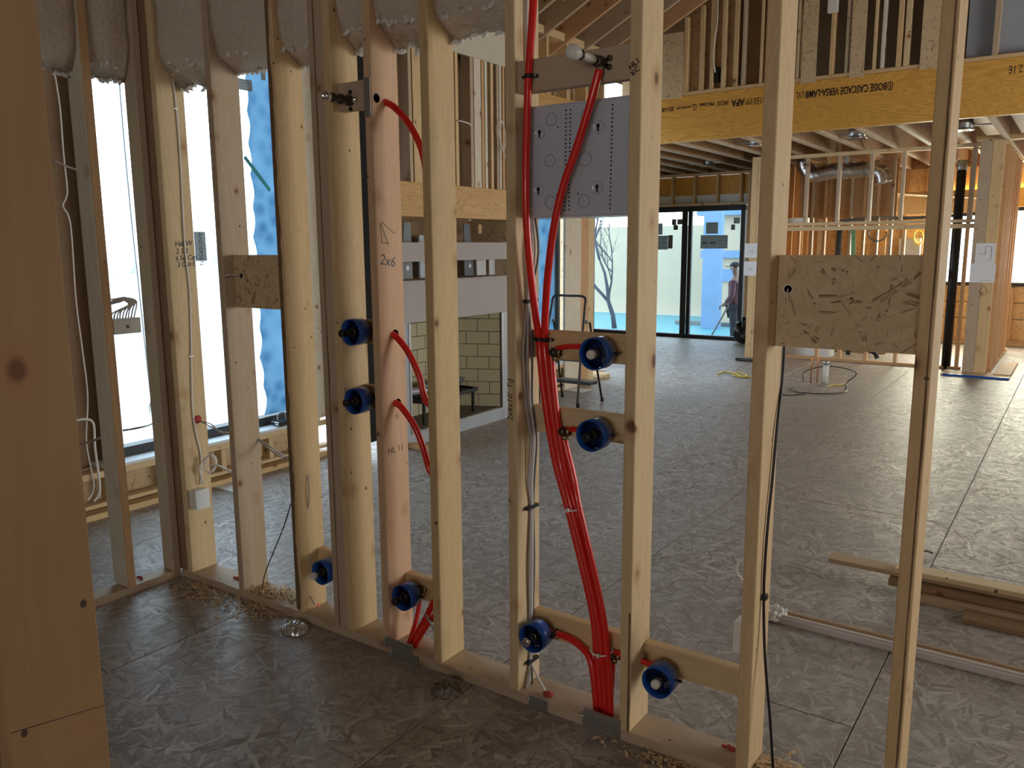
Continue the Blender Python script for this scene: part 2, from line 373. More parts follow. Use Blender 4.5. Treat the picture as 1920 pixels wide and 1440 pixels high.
def glass_mat():
    m, nt, b = newmat('window_glass'); L = nt.links; out = nt.nodes['Material Output']; nt.nodes.remove(b)
    tr = N(nt, 'BsdfTransparent'); tr.inputs[0].default_value = (.93, .98, .99, 1); gl = N(nt, 'BsdfGlossy'); setin(gl, 'Roughness', 0.02)
    mx = N(nt, 'MixShader'); mx.inputs[0].default_value = 0.05; L.new(tr.outputs[0], mx.inputs[1]); L.new(gl.outputs[0], mx.inputs[2]); L.new(mx.outputs[0], out.inputs[0]); return m
GLASS = glass_mat()

# ================================================================ SETTING
# ---- floor: sheets of OSB laid in rows 1.22 m wide with open joints
floor = struct('floor')
xs = [-0.5 + 1.22 * k for k in range(-7, 6)]
ZONES = ((-4.98, 4.5, -4.0, 13.56), (-7.75, -4.98, 9.4, 13.56), (-3.95, 4.5, 13.56, 15.1))
for i, x0 in enumerate(xs):
    off = (1.49, 3.19, 2.71, 1.97)[i % 4] if i != 4 else 1.49
    for j in range(-3, 7):
        y0 = off + 2.44 * j
        for za, zb, zc, zd in ZONES:
            a_, b_, c_, d_ = max(x0, za), min(x0 + 1.216, zb), max(y0, zc), min(y0 + 2.436, zd)
            if b_ - a_ < .03 or d_ - c_ < .03: continue
            obj('osb_sheet', box_mesh(b_ - a_, 0.018, d_ - c_, FLOOR, 0.0015), None, floor, Matrix.Translation(((a_ + b_) / 2, (c_ + d_) / 2, -0.009)) @ Matrix.Rotation(-R90, 4, 'X'))
for za, zb, zc, zd in ZONES: board('subfloor', (za - .02, zc - .02, -0.30), (zb, zd, -0.022), DARKW, floor, bev=0)

F, B = 2.204, 2.344
TOP = 3.3
wn_ = struct('wall_partition')
def stud(x, mat=PINE, y0=F, y1=B, z0=0.038, z1=TOP, name='stud', parent=wn_, w=0.038, **kw):
    return board(name, (x, y0, z0), (x + w, y1, z1), mat, parent, **kw)
S = {}
board('sole_plate', (-3.54, F, 0), (-0.10, B, 0.038), GREYW, wn_)
board('top_plate', (-3.54, F, TOP), (2.5, B, TOP + 0.038), PINE, wn_)
S['C'] = stud(-3.488, PINE, label='corner stud with handwritten cable list and white cable stapled on it')
S['D'] = stud(-3.09, GREYW, label='pale stud beside the square panel board, with a grey cable leaving its foot')
S['E'] = stud(-2.69, PINE, label='yellow pine stud with a bark-edged front face')
for k in range(3): S['F%d' % k] = stud(-2.455 + 0.0385 * k, PINE if k == 2 else GREYW, label='one ply of the triple stud behind the stacked blue rings')
S['G'] = stud(-2.175, PINK, label='pinkish stud with a pen arrow and two drilled holes for red pipes')
S['H'] = stud(-1.91, PINE, label='knotty stud between the two groups of blue rings')
S['I'] = stud(-1.557, PINE, label='stud with grey cables clipped down its side')
S['J'] = stud(-1.12, PINE, label='clean pale stud beside the grey steel box')
S['K'] = stud(-0.73, PINE, label='stud with a split face and a black cable hanging on it')
S['L'] = stud(-0.325, PINE, label='stud at the doorway with a bark edge')
for x in (0.4, 1.2, 1.6, 2.0): stud(x)
def bark(st, x0, x1, seed, z0=.05, z1=3.2, y=None, wob=.5):
    bm = bmesh.new(); n_ = 90; A, Bv = [], []
    for k in range(n_ + 1):
        z = z0 + (z1 - z0) * k / n_; w_ = wob * (x1 - x0) * (noise.noise(Vector((z * 4, seed, 0))) + .5 * noise.noise(Vector((z * 17, seed, 5))))
        A.append(bm.verts.new((x0, F - .0012, z))); Bv.append(bm.verts.new((min(max(x1 + w_, x0 + .001), x0 + .037), F - .0012, z)))
    for k in range(n_): bm.faces.new((A[k], Bv[k], Bv[k + 1], A[k + 1]))
    r_ = bmesh.ops.extrude_face_region(bm, geom=bm.faces[:]); bmesh.ops.translate(bm, vec=(0, .0012, 0), verts=[v for v in r_['geom'] if isinstance(v, bmesh.types.BMVert)])
    return obj('bark_edge', bm_mesh(bm), BARK, st, label='dark brown bark edge')
BARK = plain('bark_brown', (.20, .12, .065), .9, bump=.6, bscale=80, var=.4)
bark(S['E'], -2.689, -2.668, 1, wob=.6); bark(S['L'], -.297, -.2925, 2, z0=.2, z1=2.6, wob=.8); bark(S['F0'], -2.424, -2.419, 3, wob=.8); bark(S['J'], -1.091, -1.084, 5, z0=.04, z1=.45, wob=.4)
# blocking between the studs
def block(x0, x1, z0, z1, y0, y1, mat=PINE): return board('blocking', (x0, y0, z0), (x1, y1, z1), mat, wn_)
yb0, yb1 = 2.302, 2.340
block(-1.519, -1.12, 1.228, 1.322, yb0, yb1); block(-1.519, -1.12, .970, 1.062, yb0, yb1); block(-1.519, -1.12, .222, .315, yb0, yb1)
block(-1.082, -.73, .222, .312, yb0, yb1); block(-1.519, -1.12, 2.075, 2.172, 2.218, 2.256, GREYW)
block(-2.34, -2.175, 1.225, 1.318, yb0, yb1, DARKW); block(-2.34, -2.175, .965, 1.058, yb0, yb1, DARKW); block(-2.34, -2.175, 2.10, 2.20, 2.235, 2.273, GREYW)
block(-2.137, -1.91, .215, .308, yb0, yb1); block(-2.652, -2.455, .215, .305, yb0, yb1)

# return wall (towards the camera), face at x=-3.54
wr = struct('wall_return')
board('sole_plate', (-3.63, -1.0, 0), (-3.541, F - .002, 0.038), GREYW, wr)
for y, m in ((2.164, GREYW), (1.925, PLY), (1.49, PINE), (1.08, PINE), (.68, PINE)):
    board('stud', (-3.66 if m == PLY else -3.63, y, .038), (-3.541, y + .038, TOP), m, wr, label='whitish rough stud with its shaded side coloured reddish' if m == PLY else None)
board('shaded_face_strip', (-3.540, 1.927, .038), (-3.534, 1.962, TOP), FIR, wr)  # thin strip puts the shade of the stud's side into a reddish colour
board('stud', (-3.66, F + .001, .038), (-3.49, B, TOP), DARKW, wr, label='dark stud in the corner')
# wall whose end stands close by: one wide stud with a pencil line
wp = struct('wall_passage')
pst = board('stud', (-1.238, .46, 0.0), (-1.2, .60, 2.75), wood('near_post', [(.30, .165, .07), (.30, .165, .07)], grain=.3, knots=1.3), wp, label='wide knotty timber upright standing near, with a pencil line low down')
board('stud', (-1.28, .458, 0), (-1.24, .598, 2.75), DARKW, wp)
a_, b_ = at(20, 1375, 0, -1.1995), at(196, 1322, 0, -1.1995)
tube('pencil_line', [a_, b_], .0006, INK, pst, seg=4, curve=False)

# near room ceiling and outer shell (behind the viewer)
cl = struct('ceiling_low')
board('ceiling_panel', (-4.9, -4, TOP + .04), (4.6, F - .03, TOP + .06), DARKW, cl, bev=0)
wb = struct('wall_back')
board('sheathing', (-4.9, -4.1, 0), (-0.6, -4.0, TOP), OSB, wb, bev=0); board('sheathing', (1.6, -4.1, 0), (4.6, -4.0, TOP), OSB, wb, bev=0)
board('sheathing', (-.6, -4.1, 2.1), (1.6, -4.0, TOP), OSB, wb, bev=0); board('sheathing', (-.6, -4.1, 0), (1.6, -4.0, 1.5), OSB, wb, bev=0)
wR = struct('wall_right')
board('sheathing', (4.5, -4, 0), (4.6, 4.2, 4.4), OSB, wR, bev=0); board('sheathing', (4.5, 4.2, 2.6), (4.6, 8.2, 4.4), OSB, wR, bev=0)
board('sheathing', (4.5, 8.2, 0), (4.6, 15.2, 4.4), OSB, wR, bev=0); board('sheathing', (4.5, 4.2, 0), (4.6, 8.2, .8), OSB, wR, bev=0)

# ---- exterior wall on the window side
XL = -4.72
wlft = struct('wall_left')
def knee(y0, y1, top=.29):
    board('sole_plate', (XL - .09, y0, 0), (XL, y1, .038), PINE, wlft)
    board('knee_top_plate', (XL - .09, y0, top - .04), (XL, y1, top), PINE, wlft)
    board('knee_rail', (XL - .06, y0, .075), (XL + .012, y1, .10), PINE, wlft)
    board('backing_sheet', (XL - .16, y0, 0), (XL - .145, y1, top), OSB, wlft, bev=0)
    y = y0 + .3
    while y < y1: board('knee_stud', (XL - .088, y, .10), (XL - .002, y + .038, top - .04), PINE, wlft); y += .40
knee(0.2, 4.28); knee(6.6, 8.12)
sl = struct('trim_1'); board('window_sill', (-5.0, 2.5, .292), (XL + .005, 4.185, .312), WHITEB, sl, bev=.002)
sl2 = struct('trim_2'); board('window_sill', (-5.0, 6.62, .292), (XL + .005, 8.10, .312), WHITEB, sl2, bev=.002)
# solid wall nearer than the window
board('backing_sheet', (-4.92, -4, 0), (-4.90, 2.64, TOP), DARKW, wlft, bev=0)
for y in (.3, .7, 1.1, 1.5, 1.86, 2.26, 2.56): board('stud', (-4.86, y, .3), (XL, y + .038, TOP), GREYW if y > 2.2 else DARKW, wlft)
board('blocking', (-4.86, 1.9, 1.86), (XL, 2.26, 1.90), PINE, wlft)
board('header', (-4.90, 2.5, 3.05), (XL, 4.28, 3.5), OSB, wlft, bev=0)
def window(name, y0, y1, z0, z1, x=-4.9, fw=.06, mull=()):
    w = struct(name)
    board('window_frame', (x - .05, y0, z0), (x + .05, y1, z0 + fw), BLKM, w); board('window_frame', (x - .05, y0, z1 - fw), (x + .05, y1, z1), BLKM, w)
    board('window_frame', (x - .05, y0, z0), (x + .05, y0 + fw, z1), BLKM, w); board('window_frame', (x - .05, y1 - fw, z0), (x + .05, y1, z1), BLKM, w)
    board('window_pane', (x - .004, y0 + fw, z0 + fw), (x + .004, y1 - fw, z1 - fw), GLASS, w, bev=0)
    return w
window('window_1', 2.60, 4.16, .312, 3.05); window('window_2', 6.62, 7.92, .312, 2.82)
board('jamb_sheet', (-4.745, 4.06, .312), (-4.722, 4.31, 3.3), PLY, wlft, bev=0)
board('jamb_sheet', (-4.725, 7.78, .0), (-4.700, 8.12, 2.85), PLY, wlft, bev=0)
board('stud', (-4.84, 8.145, 0), (XL + .02, 8.285, 2.85), FIR, wlft); board('stud', (-4.84, 8.29, 0), (XL + .02, 8.43, 2.85), PINE, wlft)
board('end_sheet', (-4.98, 8.145, 0), (-4.85, 8.43, 2.85), OSB, wlft, bev=0)
board('laminated_header', (-4.84, 6.5, 2.85), (-4.70, 9.27, 3.15), LVL2, wlft)
# high wall above the header, with a small bright window
for y in (6.6, 7.0, 7.4, 7.8, 8.2, 8.6): board('stud', (-4.84, y, 3.15), (-4.70, y + .038, 3.72), PINE, wlft)
board('end_stud', (-4.84, 9.36, 3.15), (-4.70, 9.338, 3.72), FIR, wlft)
board('backing_sheet', (-4.92, 6.5, 2.85), (-4.90, 8.78, 3.9), OSB, wlft, bev=0)
board('high_plate', (-4.86, 4.3, 3.72), (-4.70, 9.4, 3.80), PINE, wlft)
window('window_3', 8.79, 9.75, 3.10, 3.80, fw=.04)
board('backing_sheet', (-4.92, -4, 3.3), (-4.90, 6.6, 4.0), OSB, wlft, bev=0)
board('backing_sheet', (-4.94, 8.5, 3.72), (-4.90, 9.4, 4.0), OSB, wlft, bev=0)
board('side_sheet', (-7.7, 9.40, 0), (-5.45, 9.42, 3.05), OSB, wlft, bev=0)
board('side_sheet', (-7.72, 9.4, 0), (-7.70, 13.5, 3.05), OSB, wlft, bev=0)

# ---- far wall with the sliding door
YD = 13.44
wf = struct('wall_far')
board('top_plate', (-7.7, YD, 2.76), (-3.9, YD + .14, 2.80), PINE, wf)
board('top_plate', (-7.7, YD, 2.26), (-3.9, YD + .14, 2.30), PINE, wf)
x = -7.6
while x < -4.6: board('cripple_stud', (x, YD, 2.30), (x + .038, YD + .14, 2.76), PINE, wf); x += .402
board('laminated_header', (-7.7, YD + .145, 2.44), (-3.9, YD + .19, 2.76), LVL, wf, bev=0)
board('white_strip', (-7.7, YD + .10, 2.30), (-4.6, YD + .142, 2.44), WHITEB, wf, bev=0)
for x, m in ((-4.64, PINE), (-4.60, FIR), (-4.5, GREYW), (-4.2, PINE), (-3.96, PINE)): board('stud', (x, YD, .04), (x + .038, YD + .14, 2.80), m, wf)
board('backing_sheet', (-4.6, YD + .15, 0), (-3.8, YD + .17, 2.8), OSB, wf, bev=0)
door = struct('door_1')
def slab(n, lo, hi, m=BLKM): return board(n, lo, hi, m, door, bev=.003)
d0, d1 = -7.62, -4.67
slab('door_rail', (d0, YD, .0), (d1, YD + .13, .06)); slab('door_rail', (d0, YD, 2.17), (d1, YD + .13, 2.255))
slab('door_stile', (d1 - .07, YD, 0), (d1, YD + .13, 2.25)); slab('door_stile', (d0, YD, 0), (d0 + .07, YD + .13, 2.25))
for x in (-5.70, -6.68): slab('door_stile', (x - .075, YD + .0, .05), (x + .01, YD + .06, 2.2)); slab('door_stile', (x + .012, YD + .06, .05), (x + .08, YD + .12, 2.2))
for x0, x1 in ((-5.69, -4.75), (-6.67, -5.78), (-7.55, -6.76)): slab('door_pane', (x0, YD + .06, .06), (x1, YD + .068, 2.17), GLASS)

# ---- cross beam, loft wall above, joists and rafters
YB = 9.27
cb_ = empty('laminated_beam', (-2.0, YB, 2.8), label='long amber laminated beam with upside-down printed lettering spanning the room', cat='beam')
board('beam_ply', (-4.75, YB, 2.80), (3.2, YB + .045, 3.312), LVL, cb_, bev=.002); board('beam_ply', (-4.75, YB + .046, 2.80), (3.2, YB + .09, 3.312), LVL2, cb_, bev=.002)
UPS = basis((-1, 0, 0), (0, 0, -1))
def ups(s_, px0, py, px1, size, **kw):
    p = at(px0, py, 1, YB - .002); w_ = (p - at(px1, py, 1, YB - .002)).length
    o = text(s_, p, size, UPS, INK, cb_, name='printed_lettering', **kw)
    xs_ = [v.co.x for v in o.data.vertices]; k_ = w_ / (max(xs_) - min(xs_)); o.data.transform(Matrix.Diagonal((k_, 1, 1, 1)))
ups('\u2460BOISE CASCADE', 1676, 153, 1578, .105, bold=.002); ups('VERSA-LAM\u00ae', 1573, 164, 1510, .105, bold=.002); ups('LVL', 1507, 171, 1494, .10)
ups('2.1E', 1919, 121, 1893, .10); ups('2150', 1436, 181, 1414, .105); ups('SYP', 1411, 184, 1399, .095)
ups('APA', 1396, 185, 1371, .105, bold=.003); ups('EWS 2.1E', 1366, 188, 1346, .07, bold=.001); ups('PR-L266', 1339, 191, 1313, .05, bold=.001)
ups('CE', 1307, 195, 1299, .095); ups('0-45 3100 EN 14374', 1296, 198, 1269, .04, bold=.0006); ups('2022-11-08', 1264, 200, 1242, .07, bold=.001)
gab = struct('wall_gable')
zt = 3.315
def roofz(x): return 3.72 + .5 * (x + 4.7) if x < 0 else 6.07 - .5 * x
board('gable_plate', (-4.6, YB, zt), (3.2, YB + .09, zt + .038), PINE, gab)
def gstud(pxc, w=.038, m=PINE, dy=0.0):
    xx = at(pxc, 90, 1, YB).x
    board('stud', (xx - w / 2, YB + dy, zt + .04), (xx + w / 2, YB + .09 + dy, roofz(xx) + .1), m, gab)
def gosb(pa, pb):
    xa, xb = at(pa, 100, 1, YB).x, at(pb, 100, 1, YB).x
    board('osb_sheet', (xa, YB + .002 - .012, zt - .02), (xb, YB - .001, roofz(xa) + .1), OSB, gab, bev=0)
for p_, w, m in ((1286, .045, PINE), (1316, .05, PINE), (1335, .04, PINE), (1357, .045, PINE), (1380, .05, PINE), (1394, .03, GREYW), (1428, .03, PINE), (1440, .04, FIR), (1482, .03, PLY), (1497, .03, PINE), (1560, .04, PINE), (1588, .03, GREYW), (1640, .03, PINE), (1655, .03, PLY), (1686, .05, PINE), (1700, .05, PINE), (1735, .05, GREYW), (1866, .05, GREYW)): gstud(p_, w, m)
for a, b in ((1240, 1281), (1504, 1532), (1595, 1622), (1726, 1772)): gosb(a, b)
for a, b in ((1288, 1384), (1384, 1425)):
    xa, xb = at(a, 100, 1, YB + .1).x, at(b, 100, 1, YB + .1).x; board('backing_sheet', (xa, YB + .10, zt), (xb, YB + .115, roofz(xa) + .3), DARKW if a > 1380 else OSB, gab, bev=0)
xa = at(1812, 60, 1, YB).x; board('grey_sheet', (xa, YB + .10, zt - .0), (xa + 3, YB + .112, 5.6), DRYW, gab, bev=0)
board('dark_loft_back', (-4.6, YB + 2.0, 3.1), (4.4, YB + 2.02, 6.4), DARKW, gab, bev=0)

cj = struct('ceiling_joists')
WEB = osb('joist_web', (.18, .09, .04), (.34, .19, .09), (.44, .27, .14), rough=.7, stops=(.1, .3, .97))
board('rim_board', (-7.7, YD + .10, 2.80), (-3.9, YD + .14, 3.05), WEB, cj, bev=0); board('rim_board', (-3.95, 15.05, 2.80), (4.5, 15.1, 3.05), WEB, cj, bev=0); board('rim_board', (-3.95, YD, 2.80), (-3.93, 15.1, 3.05), WEB, cj, bev=0)
x = -7.4
k = 0
while x < 2.5:
    board('joist', (x, YB + .09 if x > -4.7 else 9.43, 2.80), (x + .05, YD if x < -3.9 else 15.2, 3.04), WEB, cj, bev=0)
    board('joist_flange', (x - .004, YB + .09 if x > -4.7 else 9.43, 2.795), (x + .054, YD if x < -3.9 else 15.2, 2.822), GREYW, cj, bev=0)
    x += .406; k += 1
board('subfloor_above', (-7.7, YB + .05, 3.05), (4.5, 15.4, 3.07), DARKW, cj, bev=0)
rf = struct('roof')
ang = math.atan(.5)
y = 2.5; k = 0
while y < YB + .1:
    for sgn in (-1, 1):
        p = Vector((-5.2 if sgn < 0 else 5.2, y, 3.72 + .5 * (-.5) + .13)); q = Vector((0, y, 6.07 + .13))
        beam('rafter', p, q, .038, .26, FIR if k % 3 == 1 else GREYW, rf)
    y += .406 if y > 2.6 else .40; k += 1
def deck(sgn):
    p0 = Vector((sgn * 5.3, 0, 3.72 - .3 + .30)); p1 = Vector((0, 0, 6.07 + .30))
    bm = bmesh.new(); vs = [bm.verts.new((p.x, yy, p.z)) for p, yy in ((p0, 2.2), (p0, 15.3), (p1, 15.3), (p1, 2.2))]
    vs2 = [bm.verts.new((v.co.x, v.co.y, v.co.z + .03)) for v in vs]
    bm.faces.new(vs); bm.faces.new(vs2[::-1])
    for i in range(4): bm.faces.new((vs[i], vs2[i], vs2[(i + 1) % 4], vs[(i + 1) % 4]))
    obj('roof_deck', bm_mesh(bm), DARKW, rf)
deck(-1); deck(1)
bm = bmesh.new(); vs = [bm.verts.new(v) for v in ((-5.3, 2.24, TOP + .04), (5.3, 2.24, TOP + .04), (5.3, 2.24, 3.72), (0, 2.24, 6.37), (-5.3, 2.24, 3.72))]; bm.faces.new(vs)
r_ = bmesh.ops.extrude_face_region(bm, geom=bm.faces[:]); bmesh.ops.translate(bm, vec=(0, .02, 0), verts=[v for v in r_['geom'] if isinstance(v, bmesh.types.BMVert)])
obj('gable_sheet', bm_mesh(bm), DARKW, rf)
for i, y in enumerate([2.5 + .406 * j for j in range(9, 16)]):
    xx = -3.5 + (i % 2) * .12; zz = roofz(xx) + .13
    beam('rafter_block', (xx, y + .04, zz), (xx, y + .366, zz), .038, .24, PINE, rf, up=(-.447, 0, .894))

# ---- kitchen partition, column and the room behind
wk = struct('wall_kitchen'); YK = 11.6
for x0, m in ((-3.93, PINE), (-3.84, PINE), (-3.75, GREYW)): board('column_stud', (x0, YK - .08, 0), (x0 + .088, YK + .06, 2.80), m, wk)
for x0, m in ((-1.15, GREYW), (-1.02, PINE)):
    board('post_timber', (x0, YK - .15, .02), (x0 + (.128 if x0 < -1.1 else .12), YK - .0, 2.80), m, wk)
board('post_cap', (-1.2, YK - .15, 2.80), (-.6, YK, 2.86), PINE, wk)
board('soffit_plate', (-3.66, YK, 2.755), (-1.16, YK + .09, 2.80), PINE, wk)
board('soffit_plate', (-3.66, YK, 1.855), (-1.16, YK + .09, 1.893), PINE, wk); board('soffit_plate', (-3.66, YK - .01, 1.785), (-1.16, YK + .10, 1.84), PINE, wk)
for p_, m in ((1512, GREYW), (1572, GREYW), (1632, GREYW), (1692, GREYW), (1824, GREYW), (1858, PINE)):
    xx = at(p_, 340, 1, YK).x; board('soffit_stud', (xx - .02, YK, 1.893), (xx + .02, YK + .09, 2.755), m, wk)
board('sole_plate', (-3.66, YK + .15, 0), (-1.2, YK + .24, .038), FIR, wk)
for p_ in (1530, 1573, 1622, 1678, 1745): xx = at(p_, 660, 1, YK + .15).x; board('stud', (xx - .02, YK + .15, .038), (xx + .02, YK + .24, 1.78 if p_ == 1678 else .6), FIR, wk)
xx = at(1803, 600, 1, YK + .12).x; board('stud', (xx - .04, YK + .10, .02), (xx, YK + .19, 2.75), YCABLE if 0 else FIR, wk)
ws = struct('wall_kitchen_side')
y = YK + .3
while y < 14.9: board('stud', (-3.93, y, .038), (-3.80, y + .038, 2.8), FIR, ws); y += .30
board('sole_plate', (-3.93, YK + .1, 0), (-3.80, 14.9, .038), FIR, ws)
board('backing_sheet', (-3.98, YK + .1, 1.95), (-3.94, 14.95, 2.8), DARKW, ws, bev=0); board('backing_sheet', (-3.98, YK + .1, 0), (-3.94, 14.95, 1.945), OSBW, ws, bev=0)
wm = struct('wall_kitchen_middle')
for k in range(8):
    xx = -3.66 + .185 * k
    board('stud', (xx, 12.9, .038), (xx + .038, 12.99, 2.8), (FIR, GREYW, FIR)[k % 3], wm)
board('sole_plate', (-3.7, 12.9, 0), (-2.3, 12.99, .038), FIR, wm); board('backing_sheet', (-3.66, 13.0, 1.98), (-2.3, 13.012, 2.8), FIR, wm, bev=0)
PALEO = osb('osb_pale', (.62, .42, .22), (.80, .60, .36), (.86, .68, .44), k=.9, stops=(.08, .3, .97))
beam('sloping_sheet', (-2.6, 14.0, 2.35), (-1.4, 14.4, 2.25), .9, .012, PALEO, wm, bev=0)
board('sloping_frame', (-2.5, 14.3, 2.05), (-1.2, 14.34, 2.4), PALEO, wm, bev=0)
YF = 15.0
wkb = struct('wall_kitchen_back')
for a, b, z0, z1 in ((-4.0, -2.2, 0, 2.8), (-2.2, -.2, 0, .93), (-2.2, -.2, 2.44, 2.8), (-.2, 2.4, 0, 2.8)): 
    k = a
    while k < b - .01:
        board('osb_sheet', (k, YF + .09, z0), (min(b, k + 1.2) - .004, YF + .105, z1), OSBW, wkb, bev=0); k += 1.2
for zz in (.40, .66): board('sheet_joint', (-4, YF + .082, zz), (2.4, YF + .089, zz + .02), DARKW, wkb, bev=0)
x = -3.75
while x < 2.2:
    inwin = -2.25 < x < -.2
    board('stud', (x, YF, .08), (x + .038, YF + .09, .90 if inwin else 2.8), FIR, wkb); x += .405
board('sole_plate', (-3.9, YF, 0), (2.4, YF + .09, .038), PINE, wkb); board('sole_plate', (-3.9, YF, .04), (2.4, YF + .09, .078), FIR, wkb)
board('laminated_header', (-2.2, YF - .02, 2.15), (-.2, YF + .03, 2.44), LVL, wkb)
board('stud', (-2.24, YF, 0), (-2.2, YF + .09, 2.8), FIR, wkb); board('stud', (-1.28, YF, .93), (-1.18, YF + .09, 2.15), FIR, wkb)
wv = struct('window_4')
for x0, x1 in ((-2.18, -1.28), (-1.18, -.22)):
    board('window_frame', (x0, YF + .03, .93), (x1, YF + .10, .99), BLKM, wv); board('window_frame', (x0, YF + .03, 2.09), (x1, YF + .10, 2.15), BLKM, wv)
    for x_ in (x0, x1 - .04): board('window_frame', (x_, YF + .03, .93), (x_ + .04, YF + .10, 2.15), BLKM, wv)
    board('window_pane', (x0 + .04, YF + .06, .99), (x1 - .04, YF + .065, 2.09), GLASS, wv, bev=0)
# inner kitchen partition running away from the post
wi = struct('wall_kitchen_inner')
y = YK + .1
while y < 14.2:
    board('stud', (-.98, y, .038), (-.86, y + .038, 2.8), FIR, wi); y += .20 if y < 12.6 else .406
board('sole_plate', (-.98, YK, 0), (-.86, 14.3, .038), FIR, wi); board('top_plate', (-.98, YK, 2.762), (-.86, 14.3, 2.80), PINE, wi)
board('wall_panel_board', (-.992, YK + 1.3, 1.95), (-.981, 13.6, 2.4), OSBW, wi, bev=0)
# ragged base sheet under the post
board('base_sheet', (-1.35, YK - .42, .0), (-.62, YK - .0, .018), OSB, wk, bev=0); board('base_trim', (-1.32, YK - .45, .0), (-.62, YK - .42, .025), BLUE, wk, bev=0)
board('ramp_board', (-.80, YK - .2, .0), (-.62, YK + 1.1, .03), FIR, wk)

# ---- outside
gr = struct('ground_outside')
for nm, lo, hi in (('terrain', (-120, -60, -1.2), (-5.05, 9.35, -.9)), ('terrain', (-120, 13.7, -.9), (80, 120, -.56)), ('terrain', (-120, 9.3, -1.3), (-7.8, 13.7, -.9))):
    board(nm, lo, hi, SNOW, gr, bev=0)

# ================================================================ THINGS ON THE PARTITION
# ---- fibreglass batts at the top of the stud bays
def batt(x0, x1, z0, y0, y1, seed, label, z1=3.28, axis='x', torn=0.02):
    bm = bmesh.new(); nx, nz = 10, 14; rr = random.Random(seed)
    def P(u, v, back):
        z = z0 + (z1 - z0) * v
        if v == 0: z += torn * (noise.noise(Vector((u * 5, seed, back))) + (-0.4 if back else .3)) + (.02 if not back else -.02)
        bul = 0.018 * math.sin(math.pi * u) * (0.4 + 0.6 * min(1, v * 6)) + .012 * noise.noise(Vector((u * 3, v * 6, seed)))
        d = (y0 - bul + (.03 * max(0, 1 - v * 8))) if not back else y1 + bul * .6
        x = x0 + (x1 - x0) * u
        return Vector((x, d, z)) if axis == 'x' else Vector((-d, x, z))
    g = {}
    for b in (0, 1):
        for i in range(nx + 1):
            for j in range(nz + 1): g[b, i, j] = bm.verts.new(P(i / nx, j / nz, b))
    for b in (0, 1):
        for i in range(nx):
            for j in range(nz): bm.faces.new([g[b, i, j], g[b, i + 1, j], g[b, i + 1, j + 1], g[b, i, j + 1]])
    for i in range(nx): bm.faces.new([g[0, i, 0], g[0, i + 1, 0], g[1, i + 1, 0], g[1, i, 0]])
    for j in range(nz):
        for i in (0, nx): bm.faces.new([g[0, i, j], g[0, i, j + 1], g[1, i, j + 1], g[1, i, j]])
    me = bm_mesh(bm, True); o = obj('insulation_batt', me, BATT, None, label=label, cat='insulation', group='insulation batts between the studs')
    # torn white fibres at the lower back edge
    bm = bmesh.new()
    for k in range(34):
        u = rr.random(); p = P(u, 0, 1 if rr.random() < .75 else 0); q = p + Vector((rr.uniform(-.022, .022), rr.uniform(-.02, .01), -rr.uniform(.000, .012)))
        tube_bm(bm, [p + Vector((0, 0, .01)), (p + q) / 2 + Vector((rr.uniform(-.006, .006), 0, 0)), q], [.008, .007, .004], 6)
    obj('torn_edge', bm_mesh(bm), BATTW, o, kind='stuff')
    return o
batt(-3.448, -3.092, 2.355, 2.225, 2.33, 1, 'insulation batt with a ragged torn corner, in the bay next to the corner stud', torn=.05)
batt(-3.05, -2.692, 2.36, 2.215, 2.34, 2, 'insulation batt above the square panel board')
batt(-2.65, -2.457, 2.34, 2.23, 2.34, 3, 'narrow insulation batt between the bark-edged stud and the triple stud')
batt(-2.338, -2.177, 2.36, 2.24, 2.34, 4, 'narrow insulation batt above the brass valve block')
batt(-2.135, -1.912, 2.345, 2.22, 2.34, 5, 'insulation batt between the pinkish stud and the knotty stud', torn=.04)
batt(-1.87, -1.56, 2.335, 2.22, 2.34, 6, 'wide insulation batt between the knotty stud and the cable stud')
batt(-1.515, -1.122, 2.435, 2.23, 2.34, 7, 'insulation batt above the grey steel box, only its ragged edge in view', torn=.05)
batt(1.53, 1.923, 2.365, 3.555, 3.62, 8, 'insulation batt in the return wall beside the near timber', axis='y')
batt(1.965, 2.162, 2.365, 3.56, 3.62, 9, 'narrow insulation batt in the return wall next to the corner', axis='y')

